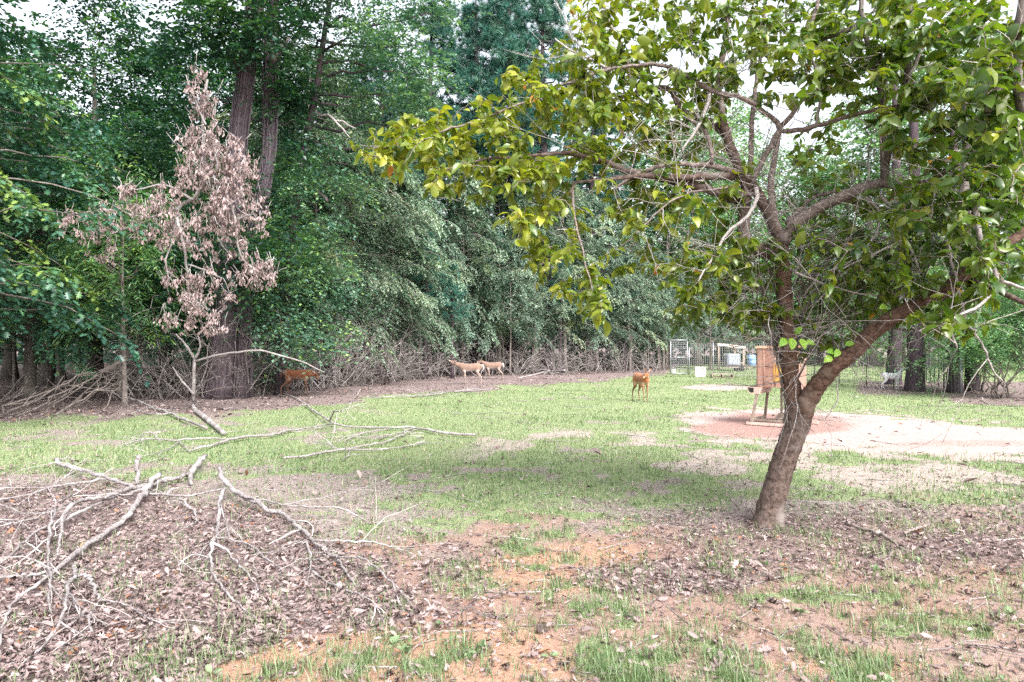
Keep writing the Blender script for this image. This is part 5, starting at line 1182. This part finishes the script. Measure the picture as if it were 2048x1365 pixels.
COAT = {'tan': coat_mat('tan_coat', (0.205, 0.132, 0.102), (0.35, 0.29, 0.265), (0.29, 0.225, 0.195)), 'red': coat_mat('red_brown_coat', (0.155, 0.056, 0.027), (0.24, 0.13, 0.085), (0.15, 0.08, 0.055)),
        'orange': coat_mat('orange_brown_coat', (0.29, 0.105, 0.04), (0.40, 0.26, 0.17), (0.20, 0.12, 0.065)), 'white': coat_mat('white_coat', (0.80, 0.78, 0.82), (0.84, 0.82, 0.84), (0.80, 0.77, 0.78))}
M['eye'] = plain_mat('dark_eye', (0.012, 0.01, 0.01), (0.02, 0.015, 0.015), rough=0.15)
M['ear_in'] = plain_mat('ear_inside', (0.55, 0.42, 0.40), (0.45, 0.33, 0.31), rough=0.8)
M['hoof'] = plain_mat('hoof_horn', (0.03, 0.026, 0.024), (0.06, 0.05, 0.045), rough=0.5)
M['tailw'] = plain_mat('white_tail_hair', (0.68, 0.62, 0.58), (0.5, 0.38, 0.3), rough=0.9)

def deer(loc, heading, sc, coat, label, head=(0.64, 0.0, 1.02), nose=(0.20, 0.0, -0.06), legs=((.06, 0), (-.05, 0), (-.05, 0), (.06, 0)), ear=((0.02, 0.10, 0.10), (0.02, -0.10, 0.10)), tail_up=False):
    """Local +X is forward; leg offsets: front right, front left, hind right, hind left (shift of the hoof along x, lift)."""
    root = thing('deer', (loc[0], loc[1], float(gz(loc[0], loc[1]))), label, 'deer', rz=heading)
    root.scale = (sc,) * 3
    V, Fc = [], []
    tor = [(-.47, 0, .755, .05, .05), (-.44, 0, .745, .10, .11), (-.37, 0, .74, .125, .150), (-.25, 0, .725, .130, .160), (-.08, 0, .695, .14, .165), (.08, 0, .685, .14, .172), (.22, 0, .69, .13, .175), (.32, 0, .70, .11, .155), (.40, 0, .715, .08, .115), (.44, 0, .72, .04, .06)]
    loft(V, Fc, [t_[:3] for t_ in tor], [t_[3] for t_ in tor], [t_[4] for t_ in tor], 16)
    h = np.array(head, float); nb = np.array([.30, 0, .76]); nd = unit(np.array(nose, float)); nl_ = 0.235
    mid = (nb + h) / 2 + np.array([.03, 0, -.02]); t = np.linspace(0, 1, 7)[:, None]
    nk = (1 - t) ** 2 * nb + 2 * t * (1 - t) * mid + t * t * (h - nd * 0.02)
    loft(V, Fc, nk, np.linspace(.088, .048, 7), np.linspace(.135, .062, 7), 12)
    hd = np.array([h - nd * .055, h - nd * .03, h + nd * .02, h + nd * .08, h + nd * .14, h + nd * .195, h + nd * nl_])
    loft(V, Fc, hd, [.022, .052, .062, .050, .034, .030, .016], [.026, .058, .068, .058, .040, .034, .018], 12)
    hooves = []
    for i_, (dx, dz) in enumerate(legs):
        sy = -1 if i_ % 2 == 0 else 1
        if i_ < 2:
            y = .075 * sy
            pt = [(.27, y * .8, .70), (.275, y, .58), (.25 + dx * .15, y, .47), (.275 + dx * .55, y, .275), (.272 + dx * .62, y, .25), (.268 + dx * .95, y, .075 + dz), (.29 + dx, y, .02 + dz)]
            r_ = [.075, .066, .044, .026, .023, .018, .022]
        else:
            y = .080 * sy
            pt = [(-.33, y * .7, .74), (-.31, y, .62), (-.255 + dx * .2, y, .50), (-.36 + dx * .55, y, .36), (-.425 + dx * .75, y, .295), (-.405 + dx * .95, y, .075 + dz), (-.385 + dx, y, .02 + dz)]
            r_ = [.10, .105, .070, .034, .027, .019, .023]
        q = smooth_path(np.array([[*a_, b_] for a_, b_ in zip(pt, r_)]), 22)
        loft(V, Fc, q[:, :3], q[:, 3] * .85, q[:, 3], 10); hooves.append(pt[-1])
    me = bpy.data.meshes.new('body'); me.from_pydata([tuple(v) for v in V], [], Fc); me.update()
    o = bpy.data.objects.new('body', me); COL.objects.link(o)
    md = o.modifiers.new('r', 'REMESH'); md.mode = 'VOXEL'; md.voxel_size = 0.0155
    ms = o.modifiers.new('s', 'SMOOTH'); ms.factor = 0.5; ms.iterations = 4
    dg = bpy.context.evaluated_depsgraph_get(); me2 = bpy.data.meshes.new_from_object(o.evaluated_get(dg)); me2.name = 'body'
    o.modifiers.clear(); o.data = me2; o.parent = root
    n_ = len(me2.vertices); cc = np.zeros(n_ * 3, np.float32); me2.vertices.foreach_get('co', cc); cc = cc.reshape(-1, 3)
    nz_ = fbm(cc[:, 0] * 14 + 5, cc[:, 2] * 14 + cc[:, 1] * 6, 9)
    bel = sstep(0.635 + (nz_ - .5) * .08 - cc[:, 2], 0, 0.06) * (cc[:, 2] > .5)
    bel = np.maximum(bel, sstep(-.435 - cc[:, 0], 0, .02) * (np.abs(cc[:, 1]) < .06) * (cc[:, 2] < .80) * (cc[:, 2] > .5))
    hr = cc - h; al = hr @ nd; down = np.cross(np.cross(nd, [0, 0, 1.0]), nd); dv = hr @ unit(down)
    ishead = (np.linalg.norm(hr - np.clip(al, -.05, .24)[:, None] * nd, axis=1) < .10)
    bel = np.where(ishead & (dv < -.022) & (al > .0), 0.9, bel); bel = np.where(ishead & (al > .155), 0.75, bel)
    leg = sstep(.52 - cc[:, 2], 0, .12); dark = (ishead & (al > .218)).astype(float)
    at_ = me2.attributes.new('tint', 'FLOAT_COLOR', 'POINT')
    at_.data.foreach_set('color', np.stack([np.clip(bel, 0, 1), leg, dark, np.ones(n_)], 1).astype(np.float32).ravel())
    me2.polygons.foreach_set('use_smooth', np.ones(len(me2.polygons), bool)); me2.materials.clear(); me2.materials.append(COAT[coat])
    side = unit(np.cross(nd, [0, 0, 1.0])); upv = np.cross(side, nd)
    for s_, e_ in zip((-1, 1), ear):
        d = unit(side * s_ * 0.85 + upv * 0.55 - nd * 0.35 + np.array(e_) * 0.6)
        q = MB(); p0 = h - nd * .02 + side * s_ * .045 + upv * .045
        fz = unit(nd * 0.8 + upv * 0.2)
        q.leaves(EAR, [p0], [d], [fz], [.165], [.5]); eo = q.build('ear', COAT[coat], root, smooth=True)
        eo.data.attributes['tint'].data.foreach_set('color', np.tile([0, 0, 0, 1], len(eo.data.vertices)).astype(np.float32))
        q = MB(); q.leaves(EARIN, [p0 + d * .02 + fz * .006], [d], [fz], [.135], [.5]); q.build('inner_ear', M['ear_in'], eo)
        q = MB(); c0 = h + nd * .055 + side * s_ * .047 + upv * .028
        a_ = [(math.cos(t1) * math.cos(t2), math.sin(t1) * math.cos(t2), math.sin(t2)) for t2 in (-.9, 0, .9) for t1 in np.linspace(0, 6.283, 8, endpoint=False)]
        vv = np.vstack([c0 + np.array(a_) * .016, c0 + [0, 0, .016], c0 - [0, 0, .016]])
        q.add(vv, [(i2 * 8 + j, i2 * 8 + (j + 1) % 8, (i2 + 1) * 8 + (j + 1) % 8, (i2 + 1) * 8 + j) for i2 in range(2) for j in range(8)], [(24, 16 + j, 16 + (j + 1) % 8) for j in range(8)] + [(25, (j + 1) % 8, j) for j in range(8)])
        q.build('eye', M['eye'], root)
    for hx, hy, hz in hooves:
        q = MB()
        for s_ in (-1, 1):
            q.tube(np.array([(hx - .012, hy + s_ * .010, hz + .022), (hx + .004, hy + s_ * .012, hz + .004), (hx + .026, hy + s_ * .012, hz - .018)]), [.013, .016, .009], 6)
        q.build('hoof', M['hoof'] if coat != 'white' else M['ear_in'], root)
    q = MB()
    tp = [(-.455, 0, .80), (-.50, 0, .80), (-.535, 0, .74), (-.545, 0, .64), (-.535, 0, .57)] if not tail_up else [(-.455, 0, .80), (-.52, 0, .84), (-.57, 0, .90)]
    q.tube(np.array(tp), [.022, .036, .038, .03, .008][:len(tp)], 8); q.build('tail', M['tailw'] if coat != 'red' else COAT['red'], root)
    return root
_e = [(0, 0), (.16, .18), (.24, .45), (.17, .78), (0, 1.0), (-.17, .78), (-.24, .45), (-.16, .18)]
_r = [(x, y, .30 * x * x * 4 * .5) for x, y in _e]
EAR = tpl(_r + [(0, .5, -.07)] + [(x, y, z - .05) for x, y, z in _r] + [(0, .5, -.13)], [(j, 9 + j, 9 + (j + 1) % 8, (j + 1) % 8) for j in range(8)], [(8, j, (j + 1) % 8) for j in range(8)] + [(17, 9 + (j + 1) % 8, 9 + j) for j in range(8)])
EARIN = tpl(_r + [(0, .5, -.06)], (), [(8, j, (j + 1) % 8) for j in range(8)])

q = G(941, 769.5); deer(q, math.radians(180 + 8), 1.02, 'tan', 'pale tan deer in front with neck stretched out to the thicket leaves', head=(.72, .02, .90), nose=(.55, .10, .30), legs=((.04, 0), (-.07, 0), (.06, 0), (-.04, 0)))
q = G(986, 757.5); deer(q, math.radians(180 + 4), 0.98, 'tan', 'smaller tan deer walking behind, its head hidden by the other deer', head=(.62, .05, .92), nose=(.5, .1, -.15), legs=((.12, 0), (-.14, 0), (.12, 0.10), (-.10, 0)))
q = G(1283, 806); deer(q, math.radians(-76), 0.92, 'orange', 'orange brown deer standing alone on the grass with its head turned back', head=(.46, -.02, .86), nose=(.22, -.62, -.42), legs=((.06, 0), (-.02, 0), (-.10, 0), (.05, 0)), ear=((-.1, .2, .6), (-.1, -.1, .9)))
q = G(595, 790); deer(q, math.radians(4), 1.0, 'red', 'dark red brown deer half hidden by grey brush below the elm', head=(.58, .10, .70), nose=(.35, -.25, -.55), legs=((.10, 0), (-.06, 0), (-.12, 0), (.10, 0)))
q = G(1783, 780); deer(q, math.radians(-6), 0.72, 'white', 'white deer standing before the wire fence on the right', head=(.56, .0, 1.06), nose=(.22, -.28, -.05), legs=((.03, 0), (-.02, 0), (-.12, 0), (.06, 0)))

# ------------------------------------------------------------------ rusty deer feeder
M['rust'] = plain_mat('rusty_orange_steel', (0.22, 0.108, 0.078), (0.35, 0.205, 0.158), 2.2, 0.75, 0.0, 0.15, (3.5, 3.5, 0.5), 0.3, 0.7)
M['rust_edge'] = plain_mat('rusty_rim', (0.52, 0.27, 0.17), (0.66, 0.40, 0.28), 6, 0.7)
M['yellow_patch'] = plain_mat('faded_yellow_paint', (0.50, 0.28, 0.05), (0.33, 0.14, 0.05), 7, 0.7, lo=0.45, hi=0.62)
M['frame_steel'] = plain_mat('weathered_brown_steel', (0.16, 0.12, 0.095), (0.29, 0.23, 0.19), 8, 0.7, 0.2)
M['trough'] = plain_mat('pinkish_trough_metal', (0.42, 0.30, 0.255), (0.52, 0.41, 0.36), 6, 0.6)
M['black'] = plain_mat('dark_inside', (0.012, 0.011, 0.010), (0.02, 0.018, 0.016), rough=0.9)
fc = P(1563, 694, 13.9); ang = math.radians(-36)
fd = thing('deer_feeder', (fc[0], fc[1], float(gz(fc[0], fc[1]))), 'rusty orange game feeder on a skid frame behind the leaning fruit tree', 'feeder', rz=ang)
HW, HD, ZB, ZT = 0.79, 0.80, 0.78, 1.585
bm = bmesh.new(); bmesh.ops.create_cube(bm, size=1.0)
bmesh.ops.scale(bm, vec=(HW, HD, ZT - ZB), verts=bm.verts); bmesh.ops.translate(bm, vec=(0, 0, (ZB + ZT) / 2), verts=bm.verts)
bmesh.ops.bevel(bm, geom=[e_ for e_ in bm.edges if abs(e_.verts[0].co.z - e_.verts[1].co.z) > .1], offset=0.045, segments=4, affect='EDGES', profile=0.5)
me = bpy.data.meshes.new('hopper'); bm.to_mesh(me); bm.free(); me.materials.append(M['rust']); o = bpy.data.objects.new('hopper', me); COL.objects.link(o); o.parent = fd
q = MB()
for s_ in (-1, 1):
    q.bar((-HW / 2 - .008, s_ * (HD / 2 + .004), ZT - .01), (HW / 2 + .008, s_ * (HD / 2 + .004), ZT - .01), .03, .035); q.bar((s_ * (HW / 2 + .004), -HD / 2 + .012, ZT - .0105), (s_ * (HW / 2 + .004), HD / 2 - .012, ZT - .0105), .03, .033)
q.build('rim', M['rust_edge'], fd, False)
q = MB(); q.box((0, 0, ZT + .012), (HW - .03, HD - .03, .02)); q.build('lid', M['rust_edge'], fd, False)
for xx in (-.24, -.02, .20):
    q = MB(); q.tube(np.array([(xx, -HD / 2 + .004, ZB + .03), (xx, -HD / 2 + .004, ZT - .05)]), .014, 8); q.build('seam', M['rust'], fd)
q = MB(); q.tube(np.array([(-.24, -HD / 2 - .002, ZB + .42), (0.1, -HD / 2 - .002, ZB + .40), (.34, -HD / 2 - .002, ZB + .41)]), .006, 5); q.build('weld_line', M['rust'], fd)
q = MB(); q.box((.07, -HD / 2 - .006, ZB + .30), (.24, .006, .36)); q.build('label', M['yellow_patch'], fd, False)
for zz_ in (ZT - .17, ZT - .36):
    q = MB(); q.box((HW / 2 + .012, -.10, zz_), (.022, .16, .04)); q.build('latch', M['frame_steel'], fd, False)
def trough_at(cx, cy, R, name='trough'):
    b_ = MB(); prof = [(-.155, .0), (-.10, -.135), (.10, -.135), (.155, .0)]
    Lh = .17; T_ = .008
    o_ = [(x, z) for x, z in prof]; i2 = [(x * .93, z + (T_ if z < -.1 else 0)) for x, z in prof]
    Vv = []
    for y in (-Lh, Lh):
        for x, z in o_ + i2: Vv.append((x, y, z))
    Qd = []
    for j in range(3): Qd += [(j, j + 1, 8 + j + 1, 8 + j), (4 + j + 1, 4 + j, 12 + j, 12 + j + 1)]
    Qd += [(0, 8, 12, 4), (3, 7, 15, 11)]
    for s_ in (0, 8): Qd.append((s_ + 0, s_ + 1, s_ + 2, s_ + 3))
    Vv = np.array(Vv) @ np.array(R).T + [cx, cy, ZB - .005]
    b_.add(Vv, Qd); t_ = b_.build(name, M['trough'], fd, False)
    b_ = MB(); b_.add(np.array([(-.135, -Lh - .004, -.015), (-.085, -Lh - .004, -.11), (-.01, -Lh - .004, -.11), (-.01, -Lh - .004, -.015), (-.135, -Lh - .002, -.015), (-.085, -Lh - .002, -.11), (-.01, -Lh - .002, -.11), (-.01, -Lh - .002, -.015)]) @ np.array(R).T + [cx, cy, ZB - .005], [(0, 1, 2, 3), (7, 6, 5, 4), (0, 4, 5, 1), (1, 5, 6, 2), (2, 6, 7, 3), (3, 7, 4, 0)]); b_.build('opening_shade', M['black'], t_, False)  # flat black plate painting the shade inside the hollow trough end
I3 = np.eye(3); R90 = np.array([(0, -1, 0), (1, 0, 0), (0, 0, 1.0)])
trough_at(-HW / 2 - .03, -.24, I3); trough_at(-HW / 2 - .03, .24, I3); trough_at(HW / 2 + .03, -.24, I3); trough_at(HW / 2 + .03, .24, I3)
legs_ = [(-.36, -.36, -.46, -.46), (.36, -.36, .46, -.46), (-.36, .36, -.46, .46), (.36, .36, .46, .46)]
for x0, y0, x1, y1 in legs_:
    q = MB(); q.bar((x0, y0, ZB - .003), (x1, y1, .075), .05, .05); q.build('leg', M['frame_steel'], fd, False)
for s_ in (-1, 1):
    q = MB(); q.bar((-.56, s_ * .46, .045), (.60, s_ * .46, .045), .06, .055); q.build('skid', M['trough'], fd, False)
    q = MB(); q.bar((s_ * .46, -.428, .115), (s_ * .46, .428, .115), .04, .04); q.build('cross_rail', M['frame_steel'], fd, False)
q = MB(); q.bar((-.434, -.46, .12), (.434, -.46, .12), .035, .035); q.build('cross_rail', M['frame_steel'], fd, False)
q = MB(); q.bar((0, 0, ZB), (0, 0, .2), .04, .04); q.build('down_pipe', M['frame_steel'], fd, False)
q = MB(); q.add([(-.13, -.13, .12), (.13, -.13, .12), (.13, .13, .12), (-.13, .13, .12), (-.03, -.03, .25), (.03, -.03, .25), (.03, .03, .25), (-.03, .03, .25)], [(3, 2, 1, 0), (4, 5, 6, 7), (0, 1, 5, 4), (1, 2, 6, 5), (2, 3, 7, 6), (3, 0, 4, 7)]); q.build('spreader_cone', M['frame_steel'], fd, False)
q = MB(); q.bar((-.46, 0, .098), (.46, 0, .098), .05, .035); q.build('cross_rail', M['frame_steel'], fd, False)

# ------------------------------------------------------------------ wire fence, gate, pen
M['galv'] = plain_mat('galvanised_steel', (0.27, 0.27, 0.30), (0.40, 0.40, 0.43), 9, 0.45, 0.5)
M['wire'] = plain_mat('grey_wire', (0.30, 0.30, 0.33), (0.42, 0.42, 0.45), 9, 0.5, 0.3)
M['wire_dark'] = plain_mat('dark_wire', (0.10, 0.10, 0.115), (0.19, 0.19, 0.21), 9, 0.6, 0.3)
M['tpost'] = plain_mat('dark_green_post', (0.022, 0.027, 0.025), (0.045, 0.05, 0.048), 9, 0.7)
M['wood'] = plain_mat('weathered_timber', (0.22, 0.17, 0.135), (0.36, 0.29, 0.24), 7, 0.85, 0, 0.3, (1, 1, 8))
M['pale_wood'] = plain_mat('pale_roof_board', (0.38, 0.31, 0.26), (0.50, 0.43, 0.38), 7, 0.8, 0, 0.2)
M['white_pl'] = plain_mat('white_painted_box', (0.60, 0.58, 0.54), (0.68, 0.66, 0.63), 5, 0.6)
M['tote'] = plain_mat('milky_plastic', (0.38, 0.43, 0.58), (0.50, 0.55, 0.70), 3, 0.4)
M['blue'] = plain_mat('light_blue_plastic', (0.16, 0.30, 0.58), (0.25, 0.40, 0.66), 3, 0.5)
def run_fence(pts, posts, height, label, wire, post_m, spacing_v=0.15, spacing_h=0.13, wr=0.005, post_w=0.045):
    p0 = np.array([*pts[0], 0.0])
    root = thing('wire_fence', (p0[0], p0[1], 0), label, 'fence')
    for a_, b_ in zip(pts[:-1], pts[1:]):
        a3, b3 = np.array([*a_, 0.0]) - p0, np.array([*b_, 0.0]) - p0
        Ln = np.linalg.norm(b3 - a3); u_ = (b3 - a3) / Ln; mb = MB()
        for z in np.arange(0.08, height, spacing_h): mb.tube(np.array([a3 + [0, 0, z], b3 + [0, 0, z]]), wr, 3, cap=False)
        for s_ in np.arange(0.1, Ln, spacing_v): mb.tube(np.array([a3 + u_ * s_ + [0, 0.006, 0.05], a3 + u_ * s_ + [0, 0.006, height - .02]]), wr, 3, cap=False)
        mb.build('wire_mesh', wire, root)
    for (x, y, h_) in posts:
        mb = MB(); mb.tube(np.array([(x - p0[0], y - p0[1], -.1), (x - p0[0], y - p0[1], h_)]), post_w / 2, 8); mb.build('post', post_m, root)
    return root
GX0, GX1, GY = (1341 - 1024) / F * 39, (1376 - 1024) / F * 39, 39.0
g1 = (GX1 + .08, GY - .1); g2 = at_px(1545, 34.2); g3 = at_px(1733, 27.7); g4 = at_px(1921, 22.9)
run_fence([g1, g2], [(g1[0] + 1.15 * t_, g1[1] - 1.15 * t_ * .95, 1.85) for t_ in (0.9, 2.7)], 1.80, 'pale welded wire fence between the gate and the feeder', M['wire'], M['galv'], wr=0.010, post_w=.05)
lerp = lambda a_, b_, t_: (a_[0] + (b_[0] - a_[0]) * t_, a_[1] + (b_[1] - a_[1]) * t_)
run_fence([g2, g3, g4], [(*lerp(g2, g3, t_), 1.45) for t_ in (0.0, .25, .5, .75, 1.0)] + [(*lerp(g3, g4, t_), 1.35) for t_ in (.33, .66)], 1.32, 'darker low wire fence running behind the white deer to the corner', M['wire_dark'], M['tpost'], wr=0.0065, post_w=.04)
g5 = at_px(1846, 33.2)
run_fence([g4, g5], [(*lerp(g4, g5, t_), 1.36) for t_ in np.linspace(.1, 1, 8)], 1.30, 'row of black posts with wire going away from the corner post', M['wire_dark'], M['tpost'], spacing_v=.3, wr=0.0045, post_w=.05)
cp = thing('corner_post', (*g4, 0), 'galvanised pipe post at the near corner of the wire pen', 'post')
q = MB(); q.tube(np.array([(0, -.02, -.1), (0, -.02, 1.42)]), .042, 10); q.build('pipe', M['galv'], cp)
q = MB(); q.tube(np.array([(0, -.02, 1.42), (0, -.02, 1.45), (0, -.02, 1.475)]), [.05, .05, .02], 10); q.build('cap', M['galv'], cp)
gt = thing('gate', (GX0, GY, 0), 'grey tubular gate filled with wire mesh at the pen end', 'gate')
Wg, Hg = GX1 - GX0 - .05, 1.98
for nm, a_, b_ in (('frame_tube', (0, 0, .06), (0, 0, Hg - .06)), ('frame_tube', (Wg, 0, .06), (Wg, 0, Hg - .06)), ('frame_tube', (.0, 0, Hg), (Wg, 0, Hg)), ('frame_tube', (0, 0, .06), (Wg, 0, .06)), ('mid_rail', (0.02, 0, 1.0), (Wg - .02, 0, 1.0))):
    q = MB(); q.tube(np.array([a_, b_], float), .028, 8); q.build(nm, M['galv'], gt)
q = MB()
for z in np.arange(.15, Hg, .105): q.tube(np.array([(0.02, .012, z), (Wg - .02, .012, z)]), .006, 3, cap=False)
for x in np.arange(.08, Wg, .095): q.tube(np.array([(x, .02, .08), (x, .02, Hg - .02)]), .006, 3, cap=False)
q.build('wire_mesh', M['wire'], gt)
gp = thing('gate_post', (GX1 + .06, GY, 0), 'second grey pipe standing close beside the gate', 'post')
q = MB(); q.tube(np.array([(0, 0, -.1), (0, 0, 1.55)]), .035, 8); q.build('pipe', M['galv'], gp)
q = MB(); q.tube(np.array([(0, 0, 1.55), (0, 0, 1.59)]), [.04, .02], 8); q.build('cap', M['galv'], gp)
wp_ = P(1345, 742, 40.2); wc = thing('white_bucket', (wp_[0], wp_[1], 0), 'small white tub on the ground behind the gate', 'tub')
q = MB(); q.tube(np.array([(0, 0, 0), (0, 0, .02), (0, 0, .26), (0, 0, .27)]), [.15, .16, .2, .205], 12); q.build('tub', M['white_pl'], wc)
q = MB(); q.tube(np.array([(-.2, 0, .25), (-.12, 0, .36), (.12, 0, .36), (.2, 0, .25)]), .008, 4); q.build('handle', M['galv'], wc)
# white box on the grass
wb_ = P(1401, 755, 35.8); bx_ = thing('white_box', (wb_[0], wb_[1], 0), 'white lidded box standing on the grass before the wire fence', 'box', rz=math.radians(-16))
q = MB(); q.box((0, 0, .10), (.50, .40, .18)); q.build('lower_box', M['white_pl'], bx_, False)
q = MB(); q.box((0, 0, .355), (.54, .43, .30)); q.build('upper_box', M['white_pl'], bx_, False)
q = MB(); q.box((0, 0, .197), (.48, .38, .016)); q.build('gap', M['black'], bx_, False)
q = MB(); q.box((.12, -.222, .44), (.12, .014, .03)); q.build('handle', M['black'], bx_, False)
q = MB(); q.box((0, 0, .52), (.57, .46, .03)); q.build('lid', M['white_pl'], bx_, False)
# pallet
pl_ = P(1444, 757, 35.0); pt_ = thing('pallet', (pl_[0], pl_[1], 0), 'low grey wooden pallet lying on the grass by the fence', 'pallet', rz=math.radians(-12))
for j in range(6):
    q = MB(); q.box((0, -.45 + j * .18, .205), (1.06, .12, .022)); q.build('slat', M['wood'], pt_, False)
for x in (-.5, 0, .5):
    q = MB(); q.box((x, 0, .125), (.05, 1.02, .13)); q.build('stringer', M['wood'], pt_, False)
for j in range(3):
    q = MB(); q.box((0, -.44 + j * .44, .045), (1.06, .12, .022)); q.build('slat', M['wood'], pt_, False)
# shelter frame
sA = P(1437, 738, 46.0); sh = thing('shelter_frame', (sA[0], sA[1], 0), 'open timber shelter frame with a pale roof edge inside the pen', 'shelter')
Ws = 50 / F * 46
for x, y in ((0, 0), (Ws, 0), (0, 1.8), (Ws, 1.8)):
    q = MB(); q.bar((x, y, -.05), (x, y, 1.70 - .2 * x / Ws), .11, .11); q.build('post', M['wood'], sh, False)
q = MB(); q.bar((-.1, -.075, 1.76), (Ws + .12, -.075, 1.55), .05, .19); q.build('fascia', M['pale_wood'], sh, False)
q = MB(); q.add([(-.1, -.05, 1.80), (Ws + .12, -.05, 1.59), (Ws + .12, 2.0, 1.66), (-.1, 2.0, 1.87), (-.1, -.05, 1.77), (Ws + .12, -.05, 1.56), (Ws + .12, 2.0, 1.63), (-.1, 2.0, 1.84)], [(0, 1, 2, 3), (7, 6, 5, 4), (0, 4, 5, 1), (1, 5, 6, 2), (2, 6, 7, 3), (3, 7, 4, 0)]); q.build('roof_sheet', M['galv'], sh, False)
q = MB(); q.bar((.06, 0.0, .55), (Ws - .06, 0.0, .50), .05, .09); q.build('rail', M['wood'], sh, False)
# tote tank on a low trailer
tk_ = P(1464, 740, 45.2); tr_ = thing('trailer', (tk_[0], tk_[1], 0), 'low dark trailer bed under the milky tank', 'trailer')
q = MB(); q.box((0.1, 0, .33), (1.30, 1.0, .09)); q.build('bed', M['tpost'], tr_, False)
q = MB(); q.box((0.1, -.52, .25), (1.30, .05, .08)); q.build('rail', M['frame_steel'], tr_, False)
for s_ in (-.55, .55):
    q = MB(); q.tube(np.array([(.45, s_ - .05, .16), (.45, s_ + .05, .16)]), .17, 14); q.build('wheel', M['black'], tr_)
q = MB(); q.bar((.7, 0, .33), (1.25, 0, .20), .06, .06); q.build('tongue', M['frame_steel'], tr_, False)
tkk = thing('water_tank', (tk_[0], tk_[1], .375), 'milky blue white plastic tank in a wire cage inside the pen', 'tank')
bm = bmesh.new(); bmesh.ops.create_cube(bm, size=1.0); bmesh.ops.scale(bm, vec=(.78, .78, .72), verts=bm.verts); bmesh.ops.translate(bm, vec=(0, 0, .40), verts=bm.verts)
bmesh.ops.bevel(bm, geom=bm.edges[:], offset=.06, segments=3, affect='EDGES'); me = bpy.data.meshes.new('tank_body'); bm.to_mesh(me); bm.free(); me.materials.append(M['tote']); o = bpy.data.objects.new('tank_body', me); COL.objects.link(o); o.parent = tkk
q = MB(); q.tube(np.array([(0, 0, .76), (0, 0, .82)]), .1, 12); q.build('cap', M['black'], tkk)
q = MB()
for z in (.06, .24, .42, .60, .76):
    for s_ in (-1, 1): q.bar((-.41, s_ * .41, z), (.41, s_ * .41, z), .018); q.bar((s_ * .41, -.40, z), (s_ * .41, .40, z), .018)
for t_ in np.linspace(-.4, .4, 6):
    for s_ in (-1, 1): q.bar((t_, s_ * .425, .0), (t_, s_ * .425, .77), .018); q.bar((s_ * .425, t_, .0), (s_ * .425, t_, .77), .018)
q.build('cage', M['galv'], tkk, False)
bl_ = P(1503, 738, 47); bb = thing('blue_barrel', (bl_[0], bl_[1], .3), 'light blue plastic drum on a stand right of the shelter', 'drum')
q = MB(); q.tube(np.array([(0, 0, 0), (0, 0, .03), (0, 0, .22), (0, 0, .24), (0, 0, .26), (0, 0, .44), (0, 0, .46), (0, 0, .48), (0, 0, .70), (0, 0, .73)]), [.24, .27, .28, .295, .28, .28, .295, .28, .27, .24], 16); q.build('drum_body', M['blue'], bb)
q = MB(); q.tube(np.array([(.1, 0, .725), (.1, 0, .75)]), .04, 8); q.build('bung', M['white_pl'], bb)
st = thing('drum_stand', (bl_[0], bl_[1], 0), 'small timber stand under the light blue drum', 'stand')
for x in (-.25, .25):
    for y in (-.2, .2):
        q = MB(); q.bar((x, y, 0), (x, y, .26), .06); q.build('leg', M['wood'], st, False)
q = MB(); q.box((0, 0, .279), (.66, .56, .038)); q.build('top', M['wood'], st, False)
